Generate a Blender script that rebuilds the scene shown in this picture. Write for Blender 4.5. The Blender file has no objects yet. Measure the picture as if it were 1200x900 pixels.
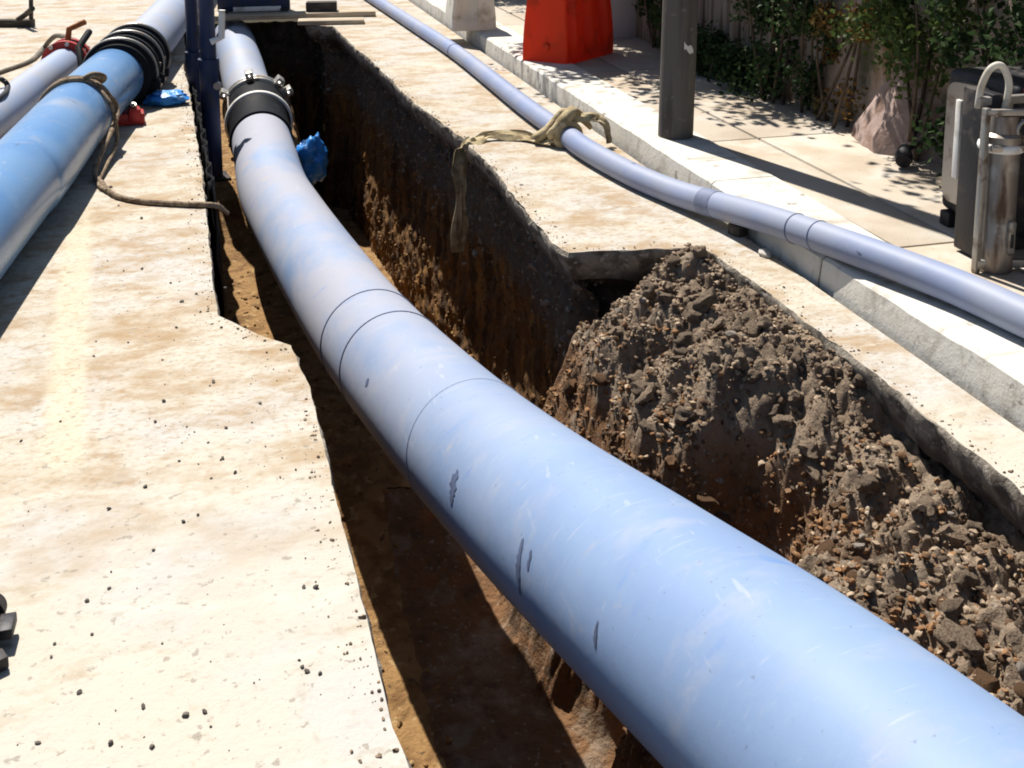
import bpy, bmesh, math, random
import numpy as np
from mathutils import Vector, Matrix
from mathutils.geometry import tessellate_polygon

random.seed(7); RNG = np.random.default_rng(7)
sc = bpy.context.scene
COL = sc.collection

# ------------------------------------------------------------------ camera
FPX, CX, CY, CAMH = 1300.0, 600.0, 50.0, 1.5
PITCH = math.atan(210 / FPX); YAW = math.atan(350 / math.hypot(FPX, 210))
cam_data = bpy.data.cameras.new('camera'); cam = bpy.data.objects.new('camera', cam_data); COL.objects.link(cam)
cam_data.sensor_width = 36.0; cam_data.sensor_fit = 'HORIZONTAL'
cam_data.lens = 36.0 * FPX / 1200.0
cam_data.shift_y = -(450.0 - CY) / 1200.0
cam_data.clip_start = 0.02; cam_data.clip_end = 500
cam.location = (0, 0, CAMH)
cam.rotation_euler = (math.pi / 2 - PITCH, 0, -YAW)
sc.camera = cam

# ------------------------------------------------------------------ sky, sun, exposure
SUN_EL, SUN_AZ = math.radians(57), math.radians(-15)      # azimuth from +Y, clockwise positive
w = bpy.data.worlds.new('World'); sc.world = w; w.use_nodes = True
nt = w.node_tree; bg = nt.nodes['Background']
sky = nt.nodes.new('ShaderNodeTexSky'); sky.sky_type = 'NISHITA'; sky.sun_disc = False
sky.sun_elevation = SUN_EL; sky.sun_rotation = SUN_AZ % (2 * math.pi)
nt.links.new(sky.outputs['Color'], bg.inputs['Color']); bg.inputs['Strength'].default_value = 0.052
sl = bpy.data.lights.new('sun', 'SUN'); sun = bpy.data.objects.new('sun', sl); COL.objects.link(sun)
sl.energy = 5.0; sl.angle = math.radians(0.55); sl.color = (1.0, 0.94, 0.85)
SDIR = Vector((math.sin(SUN_AZ) * math.cos(SUN_EL), math.cos(SUN_AZ) * math.cos(SUN_EL), math.sin(SUN_EL)))
sun.rotation_euler = SDIR.to_track_quat('Z', 'Y').to_euler(); sun.location = (-3, 8, 12)
vs = sc.view_settings
vs.view_transform = 'Standard'; vs.look = 'None'; vs.gamma = 1.0; vs.exposure = 0.76; vs.use_curve_mapping = False
sc.cycles.filter_width = 1.9

# ------------------------------------------------------------------ photo pixel -> place helpers
F_ = np.array([math.sin(YAW) * math.cos(PITCH), math.cos(YAW) * math.cos(PITCH), -math.sin(PITCH)])
R_ = np.array([math.cos(YAW), -math.sin(YAW), 0.0]); U_ = np.cross(R_, F_)
def ray(u, v): return F_ + R_ * (u - CX) / FPX - U_ * (v - CY) / FPX
def G(u, v, z=0.0):
    d = ray(u, v); return Vector(np.array([0, 0, CAMH]) + d * ((z - CAMH) / d[2]))
def DP(u, v, depth): return Vector(np.array([0, 0, CAMH]) + ray(u, v) * depth)
def at_y(u, v, y):
    d = ray(u, v); return Vector(np.array([0, 0, CAMH]) + d * (y / d[1]))
def at_x(u, v, x):
    d = ray(u, v); return Vector(np.array([0, 0, CAMH]) + d * (x / d[0]))

# ------------------------------------------------------------------ numpy noise
def _h(ix, iy, iz, s):
    n = (ix.astype(np.int64) * 374761393 + iy.astype(np.int64) * 668265263 + iz.astype(np.int64) * 1440662683 + s * 974634777) & 0x7fffffff
    n = ((n ^ (n >> 13)) * 1274126177) & 0x7fffffff
    n = ((n ^ (n >> 15)) * 668265263) & 0x7fffffff
    return ((n ^ (n >> 16)) & 0xffff) / 65535.0
def vnoise(x, y, z=None, s=0):
    x = np.asarray(x, float); y = np.asarray(y, float); z = np.zeros_like(x) if z is None else np.asarray(z, float)
    ix, iy, iz = np.floor(x), np.floor(y), np.floor(z)
    fx, fy, fz = x - ix, y - iy, z - iz
    fx, fy, fz = [t * t * (3 - 2 * t) for t in (fx, fy, fz)]
    r = 0
    for a in (0, 1):
        for b in (0, 1):
            for c in (0, 1):
                r = r + _h(ix + a, iy + b, iz + c, s) * (fx if a else 1 - fx) * (fy if b else 1 - fy) * (fz if c else 1 - fz)
    return r * 2 - 1
def fbm(x, y, z=None, o=4, s=0, gain=.5):
    r = 0; a = 1.0; t = 0
    x = np.asarray(x, float); y = np.asarray(y, float); z = np.zeros_like(x) if z is None else np.asarray(z, float)
    for i in range(o):
        r = r + a * vnoise(x, y, z, s + i); t += a; a *= gain
        x, y, z = x * 2.03 + 5.1, y * 2.03 + 9.7, z * 2.03 + 3.3
    return r / t
def sstep(a, b, x):
    t = np.clip((np.asarray(x, float) - a) / (b - a), 0, 1); return t * t * (3 - 2 * t)

# ------------------------------------------------------------------ object helpers
def tag(o, label=None, cat=None, group=None, kind=None):
    if label: o['label'] = label
    if cat: o['category'] = cat
    if group: o['group'] = group
    if kind: o['kind'] = kind
    return o
def empty(name, loc, label=None, cat=None, group=None):
    o = bpy.data.objects.new(name, None); COL.objects.link(o); o.location = loc; o.empty_display_size = .1
    return tag(o, label, cat, group)
def wloc(o):
    v = Vector((0, 0, 0))
    while o is not None: v += Vector(o.location); o = o.parent
    return v
def obj(name, geo, m, parent=None, smooth=False, auto=None):
    """geo = (verts, faces) in place coordinates"""
    v, f = geo
    off = wloc(parent) if parent else Vector((0, 0, 0))
    v = np.asarray([tuple(p) for p in v] if not isinstance(v, np.ndarray) else v, float) - np.array(off)
    me = bpy.data.meshes.new(name)
    if isinstance(f, np.ndarray):
        n = f.shape[1]
        me.vertices.add(len(v)); me.vertices.foreach_set('co', v.ravel())
        me.loops.add(f.size); me.loops.foreach_set('vertex_index', f.ravel().astype(np.int32))
        me.polygons.add(len(f)); me.polygons.foreach_set('loop_start', np.arange(0, f.size, n, dtype=np.int32))
        me.update(calc_edges=True); me.validate()
    else:
        me.from_pydata(v.tolist(), [], [tuple(q) for q in f]); me.update()
    if smooth: me.polygons.foreach_set('use_smooth', [True] * len(me.polygons))
    if auto:
        me.polygons.foreach_set('use_smooth', [True] * len(me.polygons)); me.set_sharp_from_angle(angle=math.radians(auto))
    me.materials.append(m)
    o = bpy.data.objects.new(name, me); COL.objects.link(o); o.parent = parent
    return o
def join(*gs):
    V, Fc = [], []
    for v, f in gs:
        b = len(V); V += [tuple(p) for p in v]; Fc += [tuple(int(i) + b for i in q) for q in f]
    return V, Fc
def catmull(pts, n=8):
    P = [Vector(p) for p in pts]; P = [P[0] * 2 - P[1]] + P + [P[-1] * 2 - P[-2]]
    out = []
    for i in range(1, len(P) - 2):
        a, b, c, d = P[i - 1:i + 3]
        for k in range(n):
            t = k / n
            out.append(.5 * ((2 * b) + (c - a) * t + (2 * a - 5 * b + 4 * c - d) * t * t + (3 * b - a - 3 * c + d) * t ** 3))
    out.append(P[-2]); return out
def frames(path):
    path = [Vector(p) for p in path]; T = []
    for i in range(len(path)):
        T.append((path[min(i + 1, len(path) - 1)] - path[max(i - 1, 0)]).normalized())
    up = Vector((0, 0, 1)) if abs(T[0].z) < .9 else Vector((1, 0, 0))
    N = [(up - T[0] * up.dot(T[0])).normalized()]
    for i in range(1, len(path)):
        n = N[-1] - T[i] * N[-1].dot(T[i]); N.append(n.normalized())
    return path, T, N
def tube(path, r, seg=16, cap=True, wob=0.0, hollow=0.0):
    path, T, N = frames(path); V, Fc = [], []
    for i, p in enumerate(path):
        b = T[i].cross(N[i]); rr = r[i] if hasattr(r, '__len__') else r
        for k in range(seg):
            a = 2 * math.pi * k / seg
            q = rr * (1 + (wob * random.uniform(-1, 1) if wob else 0))
            V.append(p + N[i] * math.cos(a) * q + b * math.sin(a) * q)
    n = len(path)
    for i in range(n - 1):
        for k in range(seg):
            k2 = (k + 1) % seg
            Fc.append((i * seg + k, i * seg + k2, (i + 1) * seg + k2, (i + 1) * seg + k))
    if cap:
        Fc.append(tuple(range(seg - 1, -1, -1))); Fc.append(tuple((n - 1) * seg + k for k in range(seg)))
    return V, Fc
def lathe(base, axis, prof, seg=24):
    """prof: list of (distance along axis, radius); closed by caps"""
    base = Vector(base); t = Vector(axis).normalized()
    up = Vector((0, 0, 1)) if abs(t.z) < .9 else Vector((1, 0, 0))
    n = (up - t * up.dot(t)).normalized(); b = t.cross(n); V, Fc = [], []
    for d, r in prof:
        for k in range(seg):
            a = 2 * math.pi * k / seg; V.append(base + t * d + (n * math.cos(a) + b * math.sin(a)) * r)
    m = len(prof)
    for i in range(m - 1):
        for k in range(seg):
            k2 = (k + 1) % seg; Fc.append((i * seg + k, i * seg + k2, (i + 1) * seg + k2, (i + 1) * seg + k))
    Fc.append(tuple(range(seg - 1, -1, -1))); Fc.append(tuple((m - 1) * seg + k for k in range(seg)))
    return V, Fc
def ring(base, axis, R, r, seg=32, rs=8, squash=1.0):
    base = Vector(base); t = Vector(axis).normalized()
    up = Vector((0, 0, 1)) if abs(t.z) < .9 else Vector((1, 0, 0))
    n = (up - t * up.dot(t)).normalized(); b = t.cross(n); V, Fc = [], []
    for i in range(seg):
        a = 2 * math.pi * i / seg; d = n * math.cos(a) + b * math.sin(a)
        for j in range(rs):
            c = 2 * math.pi * j / rs; V.append(base + d * (R + r * math.cos(c)) + t * (r * squash * math.sin(c)))
    for i in range(seg):
        for j in range(rs):
            i2, j2 = (i + 1) % seg, (j + 1) % rs
            Fc.append((i * rs + j, i * rs + j2, i2 * rs + j2, i2 * rs + j))
    return V, Fc
def bm_geo(bm):
    bm.verts.index_update(); g = ([v.co.copy() for v in bm.verts], [tuple(v.index for v in f.verts) for f in bm.faces]); bm.free(); return g
def box(c, size, rot=(0, 0, 0), bev=0.0, seg=2, taper=(1, 1), jit=0.0):
    bm = bmesh.new(); bmesh.ops.create_cube(bm, size=1)
    for v in bm.verts:
        if v.co.z > 0: v.co.x *= taper[0]; v.co.y *= taper[1]
        v.co = Vector((v.co.x * size[0], v.co.y * size[1], v.co.z * size[2]))
        if jit: v.co += Vector([random.uniform(-jit, jit) for _ in range(3)])
    if bev: bmesh.ops.bevel(bm, geom=list(bm.edges), offset=bev, segments=seg, affect='EDGES', profile=.5)
    from mathutils import Euler
    M = Matrix.Translation(Vector(c)) @ Euler(rot).to_matrix().to_4x4()
    bmesh.ops.transform(bm, matrix=M, verts=bm.verts)
    return bm_geo(bm)
def rock(sub=1, seed=0, rough=.3, flat=.75):
    bm = bmesh.new(); bmesh.ops.create_icosphere(bm, subdivisions=sub, radius=1)
    P = np.array([v.co[:] for v in bm.verts])
    n = fbm(P[:, 0] * 1.3 + seed * 7, P[:, 1] * 1.3, P[:, 2] * 1.3, 3, seed)
    P = P * (1 + rough * n * 1.6)[:, None]; P[:, 2] *= flat; P[:, 1] *= .85
    for v, p in zip(bm.verts, P): v.co = p
    return bm_geo(bm)

# ------------------------------------------------------------------ materials
def mat(name, base, rough=.85, layers=(), bump=(), spec=.3, metal=0.0, extra=None, translucent=0, coord='Object'):
    """layers: dict(c, s=scale | (sx,sy,sz), lo, hi, d=detail, f=factor, rg=roughness, kind, ax=(axis,a,b) or list) ; bump: (scale, strength, dist, detail)"""
    m = bpy.data.materials.new(name); m.use_nodes = True; t = m.node_tree; N, L = t.nodes, t.links
    p = N['Principled BSDF']; p.inputs['Roughness'].default_value = rough; p.inputs['Metallic'].default_value = metal
    p.inputs['Specular IOR Level'].default_value = spec
    tc = N.new('ShaderNodeTexCoord'); co = tc.outputs[coord]
    def noise(s, d=4, kind='noise', rough_=.55, off=(0, 0, 0)):
        mp = N.new('ShaderNodeMapping'); L.new(co, mp.inputs['Vector'])
        mp.inputs['Scale'].default_value = s if hasattr(s, '__len__') else (s, s, s); mp.inputs['Location'].default_value = off
        if kind == 'voronoi':
            n = N.new('ShaderNodeTexVoronoi'); n.inputs['Scale'].default_value = 1; L.new(mp.outputs[0], n.inputs['Vector']); return n.outputs['Distance']
        n = N.new('ShaderNodeTexNoise'); n.inputs['Scale'].default_value = 1; n.inputs['Detail'].default_value = d; n.inputs['Roughness'].default_value = rough_
        L.new(mp.outputs[0], n.inputs['Vector']); return n.outputs['Fac']
    def rng(v, a, b):
        r = N.new('ShaderNodeMapRange'); r.interpolation_type = 'SMOOTHSTEP'; L.new(v, r.inputs[0]); r.inputs[1].default_value = a; r.inputs[2].default_value = b; return r.outputs[0]
    def mul(a, b):
        q = N.new('ShaderNodeMath'); q.operation = 'MULTIPLY'
        for i, x in enumerate((a, b)):
            if isinstance(x, (int, float)): q.inputs[i].default_value = x
            else: L.new(x, q.inputs[i])
        return q.outputs[0]
    sep = None; cur = None
    rgb = N.new('ShaderNodeRGB'); rgb.outputs[0].default_value = (*base, 1); cur = rgb.outputs[0]; rcur = None
    for i, l in enumerate(layers):
        fac = None
        if 's' in l:
            fac = rng(noise(l['s'], l.get('d', 4), l.get('kind', 'noise'), l.get('r', .55), (i * 3.7, i * 1.9, i * 5.3)), l.get('lo', .45), l.get('hi', .65))
        axes = l.get('ax', [])
        if axes and not isinstance(axes, list): axes = [axes]
        for ax, a, b in axes:
            if sep is None: sep = N.new('ShaderNodeSeparateXYZ'); L.new(co, sep.inputs[0])
            if ax == 'K':          # x slanted a little along the street
                sk = N.new('ShaderNodeMath'); sk.operation = 'MULTIPLY_ADD'; L.new(sep.outputs[1], sk.inputs[0]); sk.inputs[1].default_value = .089; L.new(sep.outputs[0], sk.inputs[2]); src = sk.outputs[0]
            else: src = sep.outputs[ax]
            if 'wob' in l:
                ad = N.new('ShaderNodeMath'); ad.operation = 'ADD'; L.new(src, ad.inputs[0])
                L.new(mul(noise(l.get('ws', 6), 4, 'noise', .6, (9, i, 2)), l['wob']), ad.inputs[1]); src = ad.outputs[0]
            q = rng(src, a, b); fac = q if fac is None else mul(fac, q)
        fac = mul(fac, l.get('f', 1.0))
        mx = N.new('ShaderNodeMix'); mx.data_type = 'RGBA'; L.new(fac, mx.inputs['Factor']); L.new(cur, mx.inputs['A']); mx.inputs['B'].default_value = (*l['c'], 1); cur = mx.outputs['Result']
        if 'rg' in l:
            mr = N.new('ShaderNodeMix'); mr.data_type = 'FLOAT'; L.new(fac, mr.inputs['Factor'])
            if rcur is None: mr.inputs['A'].default_value = rough
            else: L.new(rcur, mr.inputs['A'])
            mr.inputs['B'].default_value = l['rg']; rcur = mr.outputs['Result']
    if extra:
        ge = N.new('ShaderNodeNewGeometry'); hs = N.new('ShaderNodeHueSaturation'); mr_ = N.new('ShaderNodeMapRange'); L.new(ge.outputs['Random Per Island'], mr_.inputs[0])
        mr_.inputs[3].default_value, mr_.inputs[4].default_value = extra; L.new(mr_.outputs[0], hs.inputs['Value']); L.new(cur, hs.inputs['Color']); cur = hs.outputs[0]
    L.new(cur, p.inputs['Base Color'])
    if rcur is not None: L.new(rcur, p.inputs['Roughness'])
    prev = None
    for i, bp in enumerate(bump):
        s, st, di = bp[:3]
        b = N.new('ShaderNodeBump'); b.inputs['Strength'].default_value = st; b.inputs['Distance'].default_value = di
        L.new(noise(s, bp[3] if len(bp) > 3 else 5, bp[4] if len(bp) > 4 else 'noise', .6, (i, 4, 7)), b.inputs['Height'])
        if prev is not None: L.new(prev, b.inputs['Normal'])
        prev = b.outputs[0]
    if prev is not None: L.new(prev, p.inputs['Normal'])
    if translucent:
        tr = N.new('ShaderNodeBsdfTranslucent'); L.new(cur, tr.inputs['Color'])
        ms = N.new('ShaderNodeMixShader'); ms.inputs[0].default_value = translucent
        L.new(p.outputs[0], ms.inputs[1]); L.new(tr.outputs[0], ms.inputs[2]); L.new(ms.outputs[0], N['Material Output'].inputs['Surface'])
    return m

M = {}
M['road'] = mat('road_concrete', (.44, .408, .345), .9, [
    dict(c=(.405, .40, .39), s=1.6, lo=.42, hi=.62, f=.7),
    dict(c=(.30, .21, .12), s=(4, 5.5, 1), lo=.42, hi=.68, d=8, f=.95, ax=(1, 1.9, 2.9), r=.65),
    dict(c=(.28, .19, .105), s=(9, 14, 1), lo=.51, hi=.72, d=8, f=.9, ax=(1, 2.1, 3.0), r=.68),
    dict(c=(.50, .47, .41), s=(3.5, 12, 1), lo=.52, hi=.70, d=7, f=.6, r=.65),
    dict(c=(.30, .235, .155), s=(5.5, 9, 1), lo=.55, hi=.72, d=8, f=.6, r=.68),
    dict(c=(.485, .44, .335), s=(9, 5, 1), lo=.12, hi=.5, f=.8, ax=[('K', -.235, -.185), ('K', -.085, -.13), (1, 2.72, 2.9), (1, 5.6, 4.6)], wob=.05, ws=9),
    dict(c=(.30, .20, .11), s=(12, 7, 1), lo=.5, hi=.66, f=.45, ax=[('K', -.12, -.10), ('K', -.02, -.07), (1, 2.6, 2.9), (1, 3.6, 3.2)], wob=.04, ws=9),
    dict(c=(.27, .19, .11), s=(34, 60, 1), lo=.50, hi=.64, d=6, f=.55, ax=(1, 2.2, 3.0), r=.7),
    dict(c=(.31, .27, .215), s=(24, 30, 1), lo=.54, hi=.68, d=8, f=.5, r=.72),
    dict(c=(.22, .195, .16), s=42, lo=.63, hi=.70, d=3, f=.7),
    dict(c=(.18, .17, .15), s=95, lo=.68, hi=.73, d=2, f=.7),
    dict(c=(.20, .14, .09), s=9, lo=.35, hi=.6, f=.8, ax=(2, -.004, -.05)),
], [(7, .35, .012, 6), (60, .5, .004, 6), (220, .4, .0015, 3)])
M['road_side'] = mat('broken_concrete', (.25, .22, .18), .95, [
    dict(c=(.09, .075, .06), s=14, lo=.42, hi=.62, d=6), dict(c=(.36, .32, .27), s=40, lo=.56, hi=.66, d=4),
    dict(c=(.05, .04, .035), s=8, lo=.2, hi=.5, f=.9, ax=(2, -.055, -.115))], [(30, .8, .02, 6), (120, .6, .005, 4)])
M['kerb'] = mat('kerb_concrete', (.56, .54, .49), .88, [
    dict(c=(.34, .31, .26), s=6, lo=.52, hi=.72, d=7, f=.7), dict(c=(.16, .15, .13), s=13, lo=.62, hi=.70, d=5, f=.75),
    dict(c=(.29, .26, .215), s=(3, 12, 6), lo=.5, hi=.7, f=.7)], [(40, .5, .006, 6), (160, .4, .002, 3)])
M['gutter'] = mat('smooth_grey_cement', (.27, .255, .235), .9, [dict(c=(.20, .185, .165), s=5, lo=.45, hi=.65)], [(60, .4, .004, 5)])
M['pave'] = mat('pavement_concrete', (.44, .385, .315), .92, [
    dict(c=(.36, .30, .23), s=2.2, lo=.42, hi=.66, d=6), dict(c=(.47, .44, .39), s=3.7, lo=.5, hi=.7, f=.8),
    dict(c=(.18, .16, .13), s=48, lo=.66, hi=.72, d=3, f=.6)], [(9, .3, .01, 6), (90, .5, .003, 5)])
M['earth'] = mat('outer_ground', (.20, .16, .11), .95, [dict(c=(.12, .11, .06), s=2, lo=.45, hi=.6, d=6)], [(8, .6, .03, 6)])
M['soil'] = mat('dug_soil', (.215, .16, .112), .96, [
    dict(c=(.165, .083, .036), s=3, lo=.22, hi=.45, f=.95, ax=(2, -.19, -.34), wob=.12, ws=5),
    dict(c=(.245, .195, .145), s=7, lo=.5, hi=.68, d=6, f=.8), dict(c=(.075, .05, .034), s=11, lo=.52, hi=.70, d=6, f=.75),
    dict(c=(.30, .255, .20), s=46, lo=.62, hi=.70, d=3, f=.8), dict(c=(.28, .115, .04), s=6.5, lo=.60, hi=.74, f=.6, ax=(2, -.2, -.4))],
    [(34, .9, .02, 7), (130, .8, .007, 5)])
M['clay'] = mat('clay_wall', (.135, .068, .024), .95, [
    dict(c=(.27, .135, .036), s=(13, 13, 2.2), lo=.46, hi=.66, d=5, f=.9), dict(c=(.05, .026, .012), s=(8, 8, 1.1), lo=.46, hi=.60, d=6, f=.92),
    dict(c=(.085, .07, .055), s=2.5, lo=.15, hi=.45, ax=(2, -.62, -.42), wob=.3, ws=3, f=.96),
    dict(c=(.165, .14, .115), s=26, lo=.56, hi=.66, d=4, f=.8, ax=(2, -.62, -.42), wob=.3, ws=3),
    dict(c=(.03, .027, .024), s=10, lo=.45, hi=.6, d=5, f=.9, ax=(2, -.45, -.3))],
    [((30, 30, 8), .8, .02, 6), (110, .7, .006, 5)])
M['clay_lump'] = mat('clay_lump', (.15, .08, .03), .96, [dict(c=(.23, .135, .05), s=14, lo=.45, hi=.62), dict(c=(.06, .033, .016), s=9, lo=.5, hi=.66)], [(50, .8, .008, 5)], extra=(.5, 1.5))
M['floor'] = mat('trench_floor_clay', (.25, .145, .058), .96, [
    dict(c=(.15, .08, .03), s=9, lo=.45, hi=.62, d=6), dict(c=(.34, .23, .11), s=20, lo=.55, hi=.68, d=4), dict(c=(.10, .06, .03), s=38, lo=.62, hi=.70)],
    [(36, .9, .018, 6), (140, .6, .005, 4)])
M['stone'] = mat('grey_stone', (.29, .26, .225), .9, [dict(c=(.18, .15, .12), s=12, lo=.42, hi=.62, d=6)], [(50, .6, .008, 6)])
M['clod'] = mat('soil_clod', (.255, .193, .136), .96, [dict(c=(.11, .075, .05), s=9, lo=.42, hi=.6, d=6), dict(c=(.27, .22, .165), s=25, lo=.57, hi=.68)], [(45, .9, .012, 7)], extra=(.55, 1.75))
M['clod_red'] = mat('rust_clod', (.19, .10, .046), .96, [dict(c=(.10, .06, .035), s=9, lo=.42, hi=.6, d=6), dict(c=(.27, .18, .10), s=25, lo=.57, hi=.68)], [(45, .9, .012, 7)], extra=(.6, 1.6))
M['pebble'] = mat('dark_pebble', (.12, .105, .09), .9, [dict(c=(.16, .14, .12), s=60, lo=.5, hi=.65)], [(90, .6, .003, 4)])

def pipe_mat(name, a, b, dirt, rough=.55, k=1.0):
    return mat(name, a, rough, [
        dict(c=b, s=2.2, lo=.40, hi=.64, d=4, f=.75), dict(c=tuple(x * 1.18 for x in a), s=(5, 5, 5), lo=.54, hi=.74, f=.55),
        dict(c=dirt, s=1.5, lo=.56, hi=.78, d=7, f=.34 * k, rg=.7), dict(c=(.34, .33, .31), s=(16, 5, 16), lo=.62, hi=.78, d=7, f=.38 * k, rg=.75),
        dict(c=(.07, .09, .15), s=(9, 9, 26), lo=.715, hi=.76, d=3, f=.6 * k), dict(c=(.40, .42, .46), s=(4, 30, 22), lo=.68, hi=.80, d=3, f=.22 * k), dict(c=(.36, .31, .27), s=(2.4, 3.4, 5), lo=.60, hi=.76, d=8, f=.5 * k, rg=.8, r=.7)],
        [(3.5, .12, .02, 3), (55, .15, .002, 5)], spec=.32)
M['pipe'] = mat('dusty_blue_pipe', (.17, .25, .41), .55, [
    dict(c=(.20, .285, .44), s=2.6, lo=.40, hi=.66, d=5, f=.8),
    dict(c=(.305, .312, .365), s=(1.8, 1.2, 2.6), lo=.32, hi=.58, d=7, r=.62, f=.95, rg=.8, ax=(1, .0, 3.0), wob=.8, ws=2.5),
    dict(c=(.34, .34, .37), s=(3.2, 7, 5), lo=.50, hi=.74, d=8, r=.68, f=.42, rg=.8),
    dict(c=(.39, .335, .28), s=(3, 4.5, 5), lo=.60, hi=.74, d=8, f=.6, rg=.85, r=.7),
    dict(c=(.10, .20, .44), s=(5, 14, 6), lo=.62, hi=.76, d=6, f=.6, r=.6),
    dict(c=(.42, .43, .46), s=(6, 70, 16), lo=.62, hi=.74, d=3, f=.22),
    dict(c=(.42, .43, .46), s=(40, 5, 60), lo=.66, hi=.76, d=2, f=.3),
    dict(c=(.09, .10, .13), s=70, lo=.70, hi=.76, d=2, f=.45), dict(c=(.15, .13, .11), s=(5, 9, 7), lo=.68, hi=.80, d=8, f=.5, r=.72, rg=.9)],
    [(3.5, .12, .02, 3), (30, .12, .004, 6), (160, .15, .001, 4)], spec=.3)
M['pipe_left'] = pipe_mat('weathered_blue_pipe', (.095, .215, .43), (.15, .27, .46), (.36, .31, .24), .26, 1.3)
M['pipe_far'] = pipe_mat('grey_pipe', (.30, .32, .38), (.24, .31, .46), (.34, .30, .26), .55)
M['pipe_right'] = pipe_mat('lilac_blue_pipe', (.20, .245, .385), (.27, .295, .37), (.33, .30, .27), .55, 1.6)
M['pipe_inside'] = mat('pipe_cut_end', (.12, .13, .17), .7)
M['groove'] = mat('pipe_groove', (.12, .14, .21), .6, [dict(c=(.16, .19, .29), s=9, lo=.4, hi=.6)])
M['smudge'] = mat('dark_smear', (.085, .105, .17), .55, [dict(c=(.10, .13, .22), s=20, lo=.4, hi=.6)])
M['rubber'] = mat('black_rubber', (.010, .011, .014), .6, [dict(c=(.035, .033, .03), s=14, lo=.55, hi=.75, rg=.8)], [(60, .3, .003, 4)], spec=.06)
M['steel'] = mat('grey_steel', (.34, .33, .31), .42, [dict(c=(.16, .11, .075), s=14, lo=.5, hi=.7, d=6, rg=.8)], [(60, .4, .003, 5)], metal=.7)
M['bright'] = mat('bright_steel', (.33, .30, .275), .36, [dict(c=(.22, .17, .13), s=16, lo=.52, hi=.72, d=6, rg=.6)], [(40, .2, .003, 4)], metal=.85)
M['worn'] = mat('worn_steel', (.30, .265, .235), .4, [dict(c=(.13, .085, .055), s=(20, 20, 4), lo=.44, hi=.66, d=7, rg=.75), dict(c=(.42, .40, .38), s=9, lo=.56, hi=.7)], [(50, .4, .003, 5)], metal=.7)
M['red'] = mat('red_paint', (.36, .025, .022), .5, [dict(c=(.16, .05, .03), s=12, lo=.5, hi=.7, d=6, rg=.85), dict(c=(.42, .16, .10), s=18, lo=.62, hi=.74)], [(30, .3, .004, 5)])
M['rust'] = mat('rusty_orange', (.30, .10, .03), .85, [dict(c=(.12, .05, .025), s=16, lo=.45, hi=.62, d=6)], [(50, .6, .005, 5)])
M['navy'] = mat('navy_paint', (.018, .032, .085), .45, [dict(c=(.05, .05, .055), s=9, lo=.5, hi=.72, d=6, rg=.8)], [(40, .2, .003, 4)])
M['white'] = mat('white_paint', (.74, .73, .70), .6, [dict(c=(.45, .42, .36), s=10, lo=.5, hi=.74, d=6)])
M['wood'] = mat('pale_plank', (.46, .39, .29), .85, [dict(c=(.27, .20, .13), s=(2, 40, 40), lo=.45, hi=.65, d=6), dict(c=(.30, .26, .21), s=4, lo=.5, hi=.7)], [((3, 60, 60), .5, .004, 5)])
M['board'] = mat('weathered_board', (.24, .20, .165), .9, [dict(c=(.13, .095, .07), s=(26, 26, 1.5), lo=.42, hi=.62, d=6), dict(c=(.22, .10, .05), s=3, lo=.55, hi=.72, f=.8)], [((50, 50, 3), .6, .004, 5)])
M['timber'] = mat('dark_timber', (.045, .04, .033), .85, [dict(c=(.10, .085, .07), s=(3, 30, 30), lo=.5, hi=.7)], [((4, 50, 50), .5, .004, 5)])
M['rope'] = mat('hemp_rope', (.25, .19, .13), .95, [dict(c=(.12, .085, .055), s=30, lo=.45, hi=.6)], [((90, 90, 90), .8, .004, 3)])
M['cable'] = mat('dull_cable', (.10, .085, .065), .7, [dict(c=(.20, .17, .13), s=10, lo=.5, hi=.7)])
M['black'] = mat('black_iron', (.022, .022, .026), .5, [dict(c=(.07, .06, .055), s=16, lo=.5, hi=.7, rg=.8)], [(50, .4, .003, 5)], metal=.3)
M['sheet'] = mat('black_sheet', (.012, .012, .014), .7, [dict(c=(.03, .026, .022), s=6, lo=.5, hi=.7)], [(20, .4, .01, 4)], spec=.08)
M['cloth'] = mat('burlap_strap', (.42, .345, .21), .95, [dict(c=(.22, .165, .09), s=12, lo=.42, hi=.64, d=6), dict(c=(.44, .39, .29), s=25, lo=.56, hi=.7)], [((120, 120, 120), .7, .003, 3), (14, .5, .01, 4)])
M['bluebag'] = mat('blue_plastic', (.03, .22, .62), .35, [dict(c=(.30, .50, .75), s=14, lo=.52, hi=.7)], [(30, .6, .01, 4)])
M['redplastic'] = mat('red_barrier_plastic', (.85, .075, .022), .5, [dict(c=(.50, .06, .02), s=5, lo=.5, hi=.7, d=6), dict(c=(.55, .25, .12), s=13, lo=.64, hi=.78, d=6, f=.6)], [(14, .2, .01, 4)], translucent=.32, spec=.2)
M['cream'] = mat('cream_plastic', (.74, .71, .64), .7, [dict(c=(.40, .35, .27), s=6, lo=.5, hi=.72, d=6)], [(30, .3, .004, 4)], translucent=.3)
M['pole'] = mat('dark_utility_pole', (.115, .105, .095), .9, [dict(c=(.07, .062, .055), s=(14, 14, 1.2), lo=.42, hi=.64, d=6), dict(c=(.17, .15, .13), s=20, lo=.6, hi=.72)], [((40, 40, 4), .5, .006, 5)], spec=.1)
M['paper'] = mat('torn_paper', (.62, .60, .58), .8)
M['plaster'] = mat('stained_plaster', (.36, .285, .235), .93, [dict(c=(.19, .10, .05), s=(5, 5, 2), lo=.47, hi=.66, d=6, f=.9), dict(c=(.40, .36, .31), s=6, lo=.56, hi=.7, d=6), dict(c=(.09, .085, .05), s=3, lo=.5, hi=.68, d=6)], [(16, .8, .02, 6), (70, .5, .005, 4)])
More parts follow.
